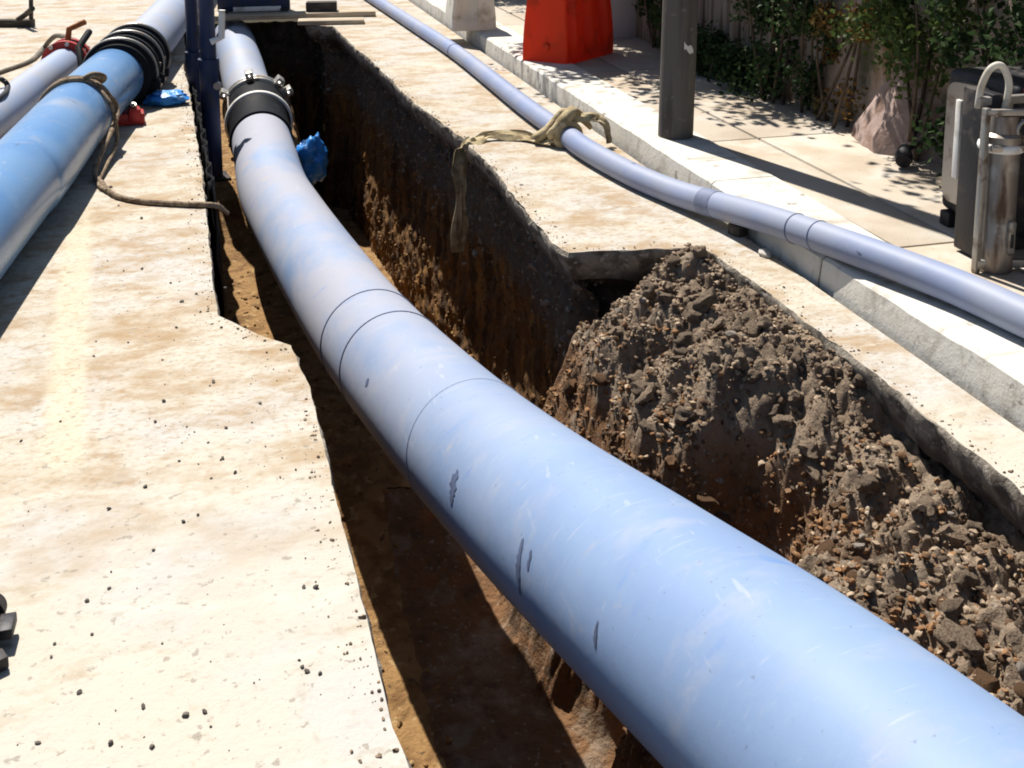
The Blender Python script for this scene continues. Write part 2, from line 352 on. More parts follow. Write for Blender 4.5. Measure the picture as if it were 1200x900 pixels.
M['palewall'] = mat('pale_painted_wall', (.55, .57, .60), .8, [dict(c=(.40, .40, .40), s=4, lo=.5, hi=.72, d=6)], [(40, .3, .004, 4)])
M['pinkstone'] = mat('pink_brown_stone', (.30, .225, .20), .92, [dict(c=(.20, .13, .10), s=9, lo=.45, hi=.65, d=6)], [(20, .8, .015, 6)])
def leaf_mat(name, c, c2, tr=.28): return mat(name, c, .55, [dict(c=c2, s=7, lo=.40, hi=.62, d=3)], translucent=tr, spec=.1)
M['leaf_dark'] = leaf_mat('dark_leaf', (.028, .055, .018), (.05, .08, .03))
M['leaf_olive'] = leaf_mat('olive_leaf', (.085, .12, .03), (.055, .09, .03), .35)
M['leaf_dry'] = leaf_mat('dry_leaf', (.22, .12, .035), (.12, .09, .03), .3)
M['bark'] = mat('bark', (.11, .08, .055), .95, [dict(c=(.05, .035, .025), s=(18, 18, 4), lo=.45, hi=.62)], [((40, 40, 8), .8, .01, 5)])

# ================================================================== SETTING
# trench outline, both sides, from far to near
LEFT = [(-.36, 11.5), (-.33, 10.35), (-.29, 9.4), (-.28, 8.45), (-.23, 7.77), (-.17, 6.6), (-.12, 5.53), (-.085, 4.6), (-.05, 3.67), (.07, 3.49), (.175, 3.37),
        (.19, 3.22), (.205, 3.09), (.215, 2.83), (.225, 2.4), (.23, 2.1), (.245, 1.73), (.262, 1.6), (.29, 1.3), (.30, .55)]
RIGHT = [(.78, 11.5), (.80, 10.5), (1.02, 10.33), (1.05, 9.4), (1.12, 8.26), (1.16, 7.2), (1.19, 6.6), (1.27, 5.9), (1.285, 5.2), (1.27, 4.75), (1.245, 4.3), (1.25, 4.1), (1.285, 3.955),
         (1.5, 3.92), (1.815, 3.875), (1.83, 3.8), (1.835, 3.36), (1.84, 2.83), (1.83, 2.4), (1.83, 2.07), (1.82, 1.5), (1.82, .55)]
def resample(P, d):
    out = []
    for a, b in zip(P[:-1], P[1:]):
        a, b = np.array(a), np.array(b); n = max(1, int(np.linalg.norm(b - a) / d))
        out += [tuple(a + (b - a) * i / n) for i in range(n)]
    out.append(tuple(P[-1])); return out
def rough_edge(P, d, amp, seed):
    Q = np.array(resample(P, d)); T = np.gradient(Q, axis=0); T /= np.linalg.norm(T, axis=1)[:, None]
    nrm = np.stack([T[:, 1], -T[:, 0]], 1)
    j = amp * (fbm(Q[:, 0] * 5, Q[:, 1] * 5, None, 5, seed, .62)) + amp * .18 * vnoise(Q[:, 0] * 30, Q[:, 1] * 30, None, seed + 9)
    j[0] = j[-1] = 0
    return Q + nrm * j[:, None], nrm
Lq, Ln = rough_edge(LEFT, .022, .009, 3)          # direction far->near; normal points...
Rq, Rn = rough_edge(RIGHT, .022, .026, 11)

hole = [(p[0], p[1], 0) for p in Lq] + [(p[0], p[1], 0) for p in Rq[::-1]]
KX = 2.03                                          # road / kerb line
outer = [(-70, -20, 0), (KX, -20, 0), (KX, 90, 0), (-70, 90, 0)]
tris = tessellate_polygon([[Vector(p) for p in outer], [Vector(p) for p in hole]])
V = [Vector(p) for p in outer + hole]
Fc = []
for t in tris:
    a, b, c = [V[i] for i in t]
    n = (b - a).cross(c - a).z
    Fc.append(t if n > 0 else t[::-1])
road = obj('road', (V, Fc), M['road']); tag(road, kind='structure')

# broken slab edge, one strip each side, hanging from the road
def slab_edge(Q, out_sign, nrm, seed, thick=.13):
    rows = [(0, 0), (-.006, -.003), (-.02, -.006), (-.045, .0), (-.07, .008), (-.095, .016), (-thick, .03), (-thick - .01, .10)]
    V, Fc = [], []; n = len(Q)
    for r, (z, o) in enumerate(rows):
        jn = np.zeros(n) if r == 0 else .014 * fbm(Q[:, 0] * 10, Q[:, 1] * 10, np.full(n, z * 25), 5, seed, .55)
        zz = z if r == 0 else z + .012 * fbm(Q[:, 0] * 9, Q[:, 1] * 9, np.full(n, r * .9), 3, seed + 4)
        P = Q + nrm * (out_sign * (o + jn))[:, None] if hasattr(jn, '__len__') else Q
        for i in range(n): V.append((P[i, 0], P[i, 1], float(zz if np.isscalar(zz) else zz[i])))
    for r in range(len(rows) - 1):
        for i in range(n - 1): Fc.append((r * n + i, r * n + i + 1, (r + 1) * n + i + 1, (r + 1) * n + i))
    return V, Fc
# normal = (Ty,-Tx); going far->near T=(0,-1): n=(-1,0): left side outward = +n, right side outward = -n
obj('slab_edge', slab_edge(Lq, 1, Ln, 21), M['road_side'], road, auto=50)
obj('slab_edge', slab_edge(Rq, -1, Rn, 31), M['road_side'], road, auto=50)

# --- trench: walls, floor and dug bank
trench = empty('trench', (0, 0, 0)); tag(trench, kind='structure')
def trench_wall(name, P, out_sign, seed, zb, d=.02, under=.05, cut=.035, toe=.10, z1=-.35, batter=0.0, wm=None, amp=1.0):
    Q = np.array(resample(P, d)); T = np.gradient(Q, axis=0); T /= np.linalg.norm(T, axis=1)[:, None]
    for _ in range(6): T[1:-1] = (T[:-2] + T[1:-1] * 2 + T[2:]) / 4
    T /= np.linalg.norm(T, axis=1)[:, None]
    nrm = np.stack([T[:, 1], -T[:, 0]], 1) * out_sign
    zs = np.arange(-.10, zb - .001, -.02); n, m = len(Q), len(zs)
    S = np.repeat(np.arange(n)[None] * d, m, 0); Z = np.repeat(zs[:, None], n, 1)
    X = np.repeat(Q[None, :, 0], m, 0); Y = np.repeat(Q[None, :, 1], m, 0)
    off = under + cut * sstep(-.1, -.28, Z) - toe * sstep(z1, z1 - .5, Z) - batter * np.clip(-Z - .14, 0, 1.4) \
        + amp * (.045 * fbm(S * 2.6, Z * 3.5, None, 5, seed, .6) + .022 * fbm(S * 10, Z * 2.2, None, 4, seed + 3) + .034 * fbm(S * 19, Z * 17, None, 4, seed + 6, .65))
    V = np.stack([X + nrm[None, :, 0] * off, Y + nrm[None, :, 1] * off, Z + .01 * fbm(S * 20, Z * 20, None, 2, seed + 8)], -1).reshape(-1, 3)
    i, j = np.meshgrid(np.arange(m - 1), np.arange(n - 1), indexing='ij'); i, j = i.ravel(), j.ravel()
    Fq = np.stack([i * n + j, i * n + j + 1, (i + 1) * n + j + 1, (i + 1) * n + j], 1)
    obj(name, (V, Fq), wm or M["clay"], trench, auto=60); return V.reshape(m, n, 3)
WR = trench_wall('wall', RIGHT, -1, 41, -2.0, .02, .05, .13, .05, -1.0)
trench_wall('wall', LEFT, 1, 51, -2.0, .025, .012, .0, .0, -.5, .06, M['floor'], .3)
trench_wall('end_wall', [(-.7, 11.51), (1.5, 11.51)], 1, 61, -2.0, .02, .03)
trench_wall('end_wall', [(-.1, .54), (2.0, .54)], -1, 71, -2.0, .03, .03)

def soil_z(x, y, fine=True):
    wv = .15 * fbm(x * 2, y * 2, None, 2, 80)
    up = -1.15 + .27 * sstep(3.4, 4.4, y + wv) + .265 * sstep(6.7, 7.4, y + wv)
    e0 = .25 * sstep(6.3, 7.2, y); dp = sstep(.78, 1.0, x + e0 + wv * .4) * sstep(3.6, 4.3, y)
    fl = up * (1 - dp) - 1.80 * dp + .03 * fbm(x * 3, y * 3, None, 3, 81)
    # dug bank in the notch
    t = np.clip((1.84 - x) / .95, 0, 1.6)
    drop = 1.3 * sstep(1.02, .62, x); bank = -.04 - .17 * t - .35 * t ** 3.0 - .30 * sstep(1.32, 1.12, x + .12 * fbm(x * 3, y * 3, None, 2, 86)) - drop
    heap2 = -.17 - .14 * t - .46 * t ** 2.8 - drop * .7
    wy = y + .10 * fbm(x * 4, y * 4, None, 3, 83)
    k = sstep(2.62, 2.42, wy)
    b = bank * (1 - k) + heap2 * k
    rav = np.exp(-((wy - (2.66 + .10 * (1.84 - x))) / .19) ** 2) * (.14 + .62 * sstep(.12, .42, 1.84 - x) * (1 - .5 * sstep(.7, 1.1, 1.84 - x)))
    b = b - rav
    edge_end = sstep(4.02, 3.86, y)
    b = b - .07 * sstep(3.74, 3.92, y) * sstep(.05, .35, 1.84 - x)          # hollow under the slab end
    on = edge_end
    b = b * on + (1 - on) * (-2.4)
    z = np.maximum(fl, b)
    d = np.abs(fl - b); z = z + .04 * np.exp(-d / .06)
    if fine:
        inbank = sstep(0, .12, b - fl + .05)
        rid = 1 - np.abs(fbm(x * 9, y * 9, None, 4, 85, .55)) * 2
        z = z + inbank * (.085 * fbm(x * 4.5, y * 4.5, None, 4, 87) + .055 * (rid - .6) + .075 * fbm(x * 10, y * 10, None, 4, 88, .6) + .020 * fbm(x * 34, y * 34, None, 4, 89, .62)) \
            + (1 - inbank) * (.012 * fbm(x * 12, y * 12, None, 4, 91) + .006 * fbm(x * 50, y * 50, None, 2, 93))
    cap = -.028 + .5 * sstep(1.79, 1.62, x)
    return np.where(y < 4.05, np.minimum(z, cap), z)
def grid(x0, x1, y0, y1, d):
    xs = np.arange(x0, x1 + d / 2, d); ys = np.arange(y0, y1 + d / 2, d); X, Y = np.meshgrid(xs, ys); n = len(xs); m = len(ys)
    Z = soil_z(X, Y)
    # lateral crumple so that faces do not read as a height map
    jx = .02 * fbm(X * 15, Y * 15, None, 3, 95) * sstep(1.84, 1.74, X); jy = .02 * fbm(X * 15, Y * 15, None, 3, 97)
    V = np.stack([X + jx, Y + jy, Z], -1).reshape(-1, 3)
    i, j = np.meshgrid(np.arange(m - 1), np.arange(n - 1), indexing='ij'); i, j = i.ravel(), j.ravel()
    return V, np.stack([i * n + j, i * n + j + 1, (i + 1) * n + j + 1, (i + 1) * n + j], 1)
# floor: coarse; bank: fine (bank overlaps only where the floor sheet is lower)
V, Fq = grid(.55, 1.96, .56, 4.06, .008); obj('soil_bank', (V, Fq), M['soil'], trench, auto=70)
V, Fq = grid(-.55, .55, .56, 11.6, .02); obj('floor', (V, Fq), M['floor'], trench, auto=70)
V, Fq = grid(.55, 1.43, 4.06, 11.6, .02); obj('floor', (V, Fq), M['floor'], trench, auto=70)

# --- clods and stones on the bank and in the wall
def protos(name, n, sub, m, rough=.3, flat=.75):
    out = []
    for i in range(n):
        v, f = rock(sub, i + 3, rough, flat); me = bpy.data.meshes.new(name); me.from_pydata([tuple(p) for p in v], [], f); me.materials.append(m)
        me.polygons.foreach_set('use_smooth', [True] * len(f)); me.set_sharp_from_angle(angle=math.radians(38)); out.append(me)
    return out
clods = protos('clod', 6, 3, M['clod'], .5, .75); clods_r = protos('clod', 4, 2, M['clod_red'], .42, .75); stones = protos('stone', 5, 1, M['stone'], .25, .7)
def place(me, name, p, s, parent):
    o = bpy.data.objects.new(name, me); COL.objects.link(o); o.parent = parent; o.location = p
    o.scale = (s * random.uniform(.8, 1.25), s * random.uniform(.8, 1.25), s * random.uniform(.7, 1.0)); o.rotation_euler = (random.uniform(-.5, .5), random.uniform(-.5, .5), random.uniform(0, 6.28)); return o
bankobj = trench
n = 0
while n < 250:
    x, y = random.uniform(.95, 1.785), random.uniform(1.2, 3.84)
    z = float(soil_z(np.array([x]), np.array([y]))[0])
    if z < -.7: continue
    s = .012 + .026 * random.random() ** 1.5
    red = z < -.24 and random.random() < .75
    place(random.choice(clods_r if red else clods), 'clod', (x, y, z + s * .25), s, bankobj); n += 1
for u, v, zz, s in [(1120, 592, -.12, .045), (1142, 590, -.12, .03), (1090, 745, -.1, .04), (1060, 770, -.12, .033), (985, 470, -.1, .035), (960, 500, -.13, .038), (1010, 455, -.08, .03), (1180, 790, -.1, .045), (1130, 690, -.1, .04), (1040, 640, -.2, .035)]:
    p = G(u, v, zz); z = float(soil_z(np.array([p.x]), np.array([p.y]))[0]); p.z = z + s * .3
    place(random.choice(clods), 'clod', p, s, bankobj)
for k in range(60):
    x, y = random.uniform(1.05, 1.81), random.uniform(1.3, 3.82)
    z = float(soil_z(np.array([x]), np.array([y]))[0]); s = random.uniform(.008, .02)
    place(random.choice(stones), 'stone', (x, y, z + s * .3), s, bankobj)
mW, nW = WR.shape[:2]
n = 0
while n < 220:                                    # stones sticking out of the wall under the slab
    i = int(random.triangular(1, 44, 8)); j = random.randrange(2, nW - 2); p = WR[min(i, mW - 1), j]
    if p[1] < 4.05: continue
    s = .010 + .022 * random.random() ** 2
    place(random.choice(stones), 'stone', tuple(p), s, trench); n += 1
def scatter_mesh(pts, sizes, seed):
    base = [rock(1, k + 50, .35, .75) for k in range(6)]; V, Fc, b = [], [], 0
    base = [(np.array([tuple(q) for q in v]), np.array(f)) for v, f in base]
    r = np.random.default_rng(seed)
    for p, s in zip(pts, sizes):
        v, f = base[r.integers(6)]; a = r.uniform(0, 6.28); ca, sa = math.cos(a), math.sin(a)
        sc_ = s * r.uniform(.7, 1.3, 3); q = v * sc_; tl = r.uniform(-.6, .6)
        q = np.stack([q[:, 0], q[:, 1] * math.cos(tl) - q[:, 2] * math.sin(tl), q[:, 1] * math.sin(tl) + q[:, 2] * math.cos(tl)], 1)
        q = np.stack([q[:, 0] * ca - q[:, 1] * sa, q[:, 0] * sa + q[:, 1] * ca, q[:, 2]], 1) + np.array(p)
        V.append(q); Fc.append(f + b); b += len(v)
    return np.concatenate(V), np.concatenate(Fc)
X = RNG.uniform(.85, 1.835, 16000); Y = RNG.uniform(1.1, 3.9, 16000); Z = soil_z(X, Y)
k = Z > -.85; S = .0035 + .010 * RNG.random(16000) ** 1.8
kr = k & (Z + .1 * RNG.normal(size=16000) < -.25); kg = k & ~kr
tag(obj('crumbs', scatter_mesh(np.stack([X, Y, Z + S * .35], 1)[kg], S[kg], 5), M['clod'], trench, auto=45), kind='stuff')
tag(obj('rust_crumbs', scatter_mesh(np.stack([X, Y, Z + S * .35], 1)[kr], S[kr], 15), M['clod_red'], trench, auto=45), kind='stuff')
X = RNG.uniform(-.1, .6, 700); Y = RNG.uniform(2.2, 8, 700); Z = soil_z(X, Y); S = .004 + .012 * RNG.random(700) ** 2.5
tag(obj('crumbs', scatter_mesh(np.stack([X, Y, Z + S * .3], 1), S, 6), M['floor'], trench, auto=45), kind='stuff')

ii = RNG.integers(30, 85, 3000); jj = RNG.integers(2, nW - 2, 3000); Pw = WR[ii, jj]; kk = Pw[:, 1] > 4.0; S = .005 + .014 * RNG.random(3000) ** 2
tag(obj('wall_clods', scatter_mesh(Pw[kk], S[kk], 26), M['clay_lump'], trench, auto=45), kind='stuff')
ii = RNG.integers(1, 34, 2600); jj = RNG.integers(2, nW - 2, 2600); Pw = WR[ii, jj]; kk = Pw[:, 1] > 4.0; S = .004 + .009 * RNG.random(2600) ** 2
tag(obj('wall_grit', scatter_mesh(Pw[kk], S[kk], 16), M['clod'], trench, auto=45), kind='stuff')

# --- kerb, gutter gap, pavement
PZ = .105
pavement = empty('pavement', (0, 0, 0)); tag(pavement, kind='structure')
def slab(name, x0, x1, y0, y1, z0, z1, m, parent, bev=.008, tilt=0.0, jit=0):
    return obj(name, box(((x0 + x1) / 2, (y0 + y1) / 2, (z0 + z1) / 2), (x1 - x0, y1 - y0, z1 - z0), (tilt, 0, 0), bev, 2, jit=jit), m, parent, auto=40)
kerb = empty('kerb', (0, 0, 0)); tag(kerb, kind='structure')
slab('joint_bed', KX - .03, KX + .1, -6, 30, -.14, -.09, M['gutter'], kerb, 0)
obj('slab_edge', ([(KX, -20, 0), (KX, 90, 0), (KX, 90, -.13), (KX, -20, -.13)], [(0, 1, 2, 3)]), M['road_side'], road)
def kerb_stone(y0, y1, h0, h1, x_face=KX + .028, x_top=KX + .052, x_back=2.375, seed=0, start_slope=0.0):
    ys = np.linspace(y0, y1, max(4, int(abs(y1 - y0) / .05))); V, Fc = [], []
    for i, y in enumerate(ys):
        t = i / (len(ys) - 1); h = h0 + (h1 - h0) * t
        j = .006 * float(fbm(np.array([y * 7.]), np.array([seed * 3.1]), None, 4, seed)[0]); j2 = .006 * float(fbm(np.array([y * 9.]), np.array([seed * 5.1]), None, 4, seed + 5)[0])
        c = .014
        for (x, z) in [(x_face, -.12), (x_face + j * .5, .0), (x_top - .012 + j, h - c + j2), (x_top + j, h - .003 + j2), (x_top + c + j, h), (x_back, h), (x_back, -.12)]:
            yy = y + (start_slope * (z / .12) * (1 if i == 0 else 0))
            V.append((x, yy, z))
    m = 7
    for i in range(len(ys) - 1):
        for k in range(m):
            k2 = (k + 1) % m; q = (i * m + k, i * m + k2, (i + 1) * m + k2, (i + 1) * m + k); Fc.append(q[::-1] if y1 > y0 else q)
    Fc.append(tuple(range(m))); Fc.append(tuple((len(ys) - 1) * m + k for k in range(m - 1, -1, -1)))
    return obj('kerb_stone', (V, Fc), M['kerb'], kerb, auto=35)
kerb_stone(4.35, 3.42, .115, .10, seed=8); kerb_stone(3.412, 1.9, .10, .125, seed=1); kerb_stone(1.892, -.3, .125, .125, seed=2); kerb_stone(-.31, -6, .125, .125, seed=3)
kerb_stone(4.358, 6.05, .115, .115, seed=4); kerb_stone(6.058, 7.8, .115, .115, seed=5); kerb_stone(7.808, 9.6, .115, .115, seed=6); kerb_stone(9.61, 30, .115, .115, seed=7)
# pavement panels with open joints (joint along the street at x ~ 2.65)
ygaps = [-6, .9, 3.42, 5.05, 7.02, 9.3, 14, 30]
for a, b in zip(ygaps[:-1], ygaps[1:]):
    slab('paving_panel', 2.383, 2.645, a + .006, b - .006, -.12, PZ - .002, M['pave'], pavement, .006)
    slab('paving_panel', 2.66, 3.42, a + .006, b - .006, -.12, PZ, M['pave'], pavement, .006)
slab('joint_bed', 2.378, 3.41, -6, 30, -.13, PZ - .02, M['gutter'], pavement, 0)
g = obj('ground', ([(3.38, -20, .06), (80, -20, .06), (80, 90, .06), (3.38, 90, .06)], [(0, 1, 2, 3)]), M['earth']); tag(g, kind='structure')

# ================================================================== PIPES
def px_path(L): return [DP(u, v, FPX * D / wpx) for u, v, wpx, D in L]
# --- the large pipe in the trench
R1 = .20
MP = [(.250, 8.35, -.40), (.245, 7.66, -.398), (.250, 7.18, -.39), (.262, 6.4, -.38), (.312, 5.8, -.37), (.40, 5.0, -.355), (.505, 4.1, -.315), (.625, 3.18, -.215), (.712, 2.49, -.095), (.785, 1.87, .05), (.86, 1.32, .165), (.95, .75, .225), (1.04, .1, .203), (1.12, -1.2, .20), (1.2, -3, .20)]
mp = catmull(MP, 10)
big = empty('large_pipe', (0.785, 1.87, -.15), 'large light blue-grey pipe curving up out of the open trench', 'pipe')
obj('pipe_body', tube(mp, R1, 64), M['pipe'], big, auto=40)
def path_at(path, y):
    for a, b in zip(path[:-1], path[1:]):
        if (a.y - y) * (b.y - y) <= 0 and a.y != b.y:
            t = (y - a.y) / (b.y - a.y); return a.lerp(b, t), (b - a).normalized()
for y in (4.02, 3.72):
    c, t = path_at(mp, y); obj('joint_ring', ring(c, t, R1 + .0002, .0035, 72, 8, 1.0), M['groove'], big, smooth=True)
c, t = path_at(mp, 2.92); obj('joint_ring', ring(c, t, R1 - .001, .003, 72, 8, 1.6), M['pipe'], big, smooth=True)
def smear(y, ang0, ang1, wid, parent, path, R, m):
    """thin dark scuff lying on the pipe skin"""
    c, t = path_at(path, y); n0 = (Vector((0, 0, 1)) - t * t.z).normalized(); b = t.cross(n0); V, Fc = [], []
    k = 14
    for i in range(k + 1):
        a = math.radians(ang0 + (ang1 - ang0) * i / k); w_ = wid * math.sin(math.pi * (i + .4) / (k + .8)) ** .6 * random.uniform(.6, 1.2)
        d = (n0 * math.cos(a) + b * math.sin(a)) * (R + .0012); sh = random.uniform(-.15, .15) * wid
        V += [c + d + t * (w_ / 2 + sh), c + d - t * (w_ / 2 - sh)]
    for i in range(k): Fc.append((2 * i, 2 * i + 1, 2 * i + 3, 2 * i + 2))
    return obj('scuff_mark', (V, Fc), m, parent, smooth=True)
SM = [(2.53, 60, 84, .045), (2.08, 64, 98, .022), (2.03, 66, 78, .014), (3.40, 62, 70, .028), (1.72, 70, 84, .012)]
for y, a0, a1, wd in SM: smear(y, a0, a1, wd, big, mp, R1, M['smudge'])
# --- far pipe beyond the coupling, rising to the planks
fp = catmull([(.250, 8.30, -.40), (.236, 8.95, -.40), (.198, 9.6, -.385), (.176, 10.08, -.325), (.15, 10.53, -.275), (.135, 10.95, -.245), (.12, 11.45, -.24)], 6)
farp = empty('far_pipe', (.2, 9.6, -.6), 'pale grey pipe beyond the black coupling, running under the planks', 'pipe')
obj('pipe_body', tube(fp, R1 - .004, 40), M['pipe_far'], farp, auto=40)
coup = empty('pipe_coupling', (.24, 8.3, -.62), 'black rubber coupling with grey steel clamp, deep inside the trench', 'coupling')
cc, ct = path_at(mp, 7.66); ct = Vector((0.005, 1, 0)).normalized()
obj('sleeve', lathe(cc, ct, [(-.01, R1 + .003), (0, R1 + .016), (.50, R1 + .018), (.52, R1 + .03), (1.0, R1 + .032), (1.02, R1 + .01)], 48), M['rubber'], coup, auto=40)
obj('band', ring(cc + ct * .56, ct, R1 + .03, .019, 56, 8, 1.5), M['white'], coup, smooth=True)
for dy in (1.03, 1.12):
    obj('clamp_ring', ring(cc + ct * dy, ct, R1 + .035, .028, 48, 8, .9), M['steel'], coup, smooth=True)
for ang in (-62, -10, 40, 62):
    a = math.radians(ang); d = Vector((math.sin(a), 0, math.cos(a))); p = cc + ct * 1.06 + d * (R1 + .075)
    lug = obj('clamp_lug', box(p, (.06, .16, .07), (0, a, 0), .008), M['steel'], coup, auto=40)
    obj('bolt', lathe(p - ct * .13, ct, [(0, .012), (.02, .022), (.05, .022), (.05, .010), (.26, .010)], 10), M['bright'], lug, auto=40)
obj('tie_rod', tube([cc + ct * .54 + Vector((-.215, 0, .08)), cc + ct * 1.0 + Vector((-.215, 0, .13))], .008, 8), M['bright'], coup, auto=40)

# --- left pipe on the slab
R2 = .18
LPp = [G(0, 235, .183), G(30, 205, .183), G(85, 140, .185), G(125, 98, .19), G(150, 76, .195), G(190, 31, .2), G(222, -8, .2)]
d0 = (LPp[0] - LPp[2]).normalized(); LPn = [LPp[0] + d0 * 6, LPp[0] + d0 * 2] + LPp[:5]
for p in LPn[:2]: p.z = .183
lp = catmull(LPn, 8); lp2 = catmull([LPp[4], LPp[4].lerp(LPp[5], .5), LPp[5], LPp[6], LPp[6] * 2 - LPp[5]], 8)
left = empty('blue_pipe', (LPp[2].x, LPp[2].y, 0), 'weathered sky-blue pipe with rope tied round it, lying on the slab', 'pipe')
obj('pipe_body', tube(lp, R2, 56), M['pipe_left'], left, auto=40)
left2 = empty('grey_pipe', (LPp[5].x, LPp[5].y, 0), 'pale grey pipe continuing beyond the black ribbed coupling on the slab', 'pipe')
obj('pipe_body', tube(lp2, R2 - .004, 48), M['pipe_far'], left2, auto=40)
c0 = G(150, 76, .195); c1 = LPp[5]; ax = (c1 - c0).normalized()
lc = empty('ribbed_coupling', (c0.x, c0.y, 0), 'black ribbed rubber coupling with red foot, joining two pipes on the slab', 'coupling')
prof = [(-.42, R2 + .002), (-.41, R2 + .02)]
for k in range(5):
    a = -.40 + k * .16; prof += [(a + .03, R2 + .02), (a + .045, R2 + .045), (a + .085, R2 + .045), (a + .10, R2 + .02)]
prof += [(.44, R2 + .02), (.45, R2 + .002)]
obj('sleeve', lathe(c0, ax, prof, 56), M['rubber'], lc, auto=35)
for dy in (-.30, .02, .34):
    obj('clamp_band', ring(c0 + ax * dy, ax, R2 + .045, .008, 48, 8, 2.2), M['steel'], lc, smooth=True)
side = ax.cross(Vector((0, 0, 1))).normalized()
for k, dy in enumerate((-.33, -.12, .1)):
    p = c0 + ax * dy + side * (R2 + .03) - Vector((0, 0, .07))
    lug = obj('clamp_lug', box(p, (.07, .10, .06), (0, 0, 0), .01), M['rubber'], lc, auto=40)
    obj('bolt', lathe(p - Vector((0, 0, .06)), (0, 0, 1), [(0, .010), (.02, .018), (.045, .018), (.045, .009), (.14, .009), (.14, .016), (.16, .016)], 10), M['bright'], lug, auto=40)
p = c0 - ax * .30 - side * (R2 + .05)
obj('lever', tube([p + Vector((0, 0, .05)), p + Vector((-.02, .10, .16)), p + Vector((.02, .34, .22))], .022, 10), M['rubber'], lc, auto=40)
fy = G(165, 148, 0).y
ft = obj('red_foot', box((-.66, fy + .08, .035), (.42, .14, .07), (0, 0, .1), .012), M['red'], lc, auto=40)
obj('red_lug', box((-.505, fy + .06, .06), (.07, .10, .09), (0, .15, .1), .02), M['red'], lc, auto=40)
obj('bolt', lathe((-.505, fy + .05, .095), (0, -.3, 1), [(0, .010), (.01, .018), (.03, .018), (.03, .008), (.04, .008)], 10), M['bright'], lc, auto=40)

# --- small pipe behind it with the red flange
R3 = .11
sp = [G(0, 132, R3), G(40, 101, R3), G(78, 73, R3)]; d0 = (sp[0] - sp[2]).normalized()
small = empty('small_pipe', (sp[1].x, sp[1].y, 0), 'small pale grey pipe ending in a red and rusty flange, on the slab', 'pipe')
obj('pipe_body', tube(catmull([sp[0] + d0 * 5, sp[0] + d0 * 1.5] + sp, 6), R3, 36), M['pipe_far'], small, auto=40)
fl = obj('flange', lathe(sp[2] + d0 * .06, -d0, [(0, R3 + .002), (0, R3 + .05), (.05, R3 + .05), (.05, R3 + .015), (.12, R3 + .015), (.12, R3 + .05), (.17, R3 + .05), (.17, R3 * .7)], 32), M['red'], small, auto=35)
for k in range(8):
    a = k * math.pi / 4 + .2; sd = d0.cross(Vector((0, 0, 1))).normalized(); up = sd.cross(d0)
    p = sp[2] + d0 * .09 + (sd * math.cos(a) + up * math.sin(a)) * (R3 + .033)
    obj('bolt', lathe(p, -d0, [(0, .007), (.0, .014), (.02, .014), (.02, .007), (.22, .007), (.22, .014), (.245, .014)], 8), M['steel'], fl, auto=40)
obj('valve_handle', tube([sp[2] - d0 * .05 + Vector((0, 0, R3)), sp[2] - d0 * .05 + Vector((.02, 0, R3 + .12)), sp[2] - d0 * .08 + Vector((.12, .03, R3 + .16))], .022, 10), M['rust'], small, auto=40)

# --- right-hand pipe along the kerb
R4 = .057
RP = [G(440, 0, R4), G(490, 32, R4), G(540, 65, R4), G(615, 124, R4), G(662, 157, R4), G(690, 177, R4), G(740, 204, R4), G(790, 225, .06), G(840, 240, .085), G(900, 257, .13), G(1000, 291, .17), G(1100, 328, .176), G(1150, 349, .177), G(1200, 372, .178)]
a = RP[0] * 2 - RP[1]; a.z = R4; b = RP[-1] * 2 - RP[-3]; b.z = .178; b2 = RP[-1] + (RP[-1] - RP[-3]) * 3.2; b2.z = .178
rp = catmull([a] + RP + [b, b2], 8)
rpipe = empty('narrow_pipe', (RP[5].x, RP[5].y, 0), 'narrow lilac-blue pipe lying along the gutter and over the kerb', 'pipe')
obj('pipe_body', tube(rp, R4, 36), M['pipe_right'], rpipe, auto=40)
def at_px(path, u):
    best = None
    for i, p in enumerate(path):
        d = np.array(p) - np.array([0, 0, CAMH]); uu = CX + FPX * (d @ R_) / (d @ F_)
        if best is None or abs(uu - u) < best[0]: best = (abs(uu - u), i)
    i = best[1]; return path[i], (path[min(i + 1, len(path) - 1)] - path[max(i - 1, 0)]).normalized()
c, t = at_px(rp, 835); obj('tape_band', tube([c - t * .045, c + t * .05], R4 + .002, 36), M['groove'], rpipe, auto=40)
for u in (932, 963):
    c, t = at_px(rp, u); obj('weld_ring', ring(c, t, R4, .003, 40, 6, 1.2), M['groove' if u in (932, 963) else 'pipe_right'], rpipe, smooth=True)
c, t = at_px(rp, 530); obj('weld_ring', ring(c, t, R4 + .001, .003, 40, 6, 1.4), M['groove'], rpipe, smooth=True)
sp_, _ = at_px(rp, 862)
blk = obj('support_block', box((sp_.x + .01, sp_.y - .02, (sp_.z - R4) / 2), (.055, .07, sp_.z - R4 + .004), (0, 0, .3), .008), M['timber'], None, auto=40)
tag(blk, 'small dark wooden block propping the narrow pipe beside the kerb', 'block')
lump = place(stones[1], 'lit_spot_lump', (2.00, 3.72, .012), .03, None); lump.data = lump.data.copy(); lump.data.materials[0] = M['kerb']  # pale lump added where sun only lights a spot beside the kerb
tag(lump, 'pale lump in place of a sunlit spot, under the narrow pipe against the kerb', 'lit spot')

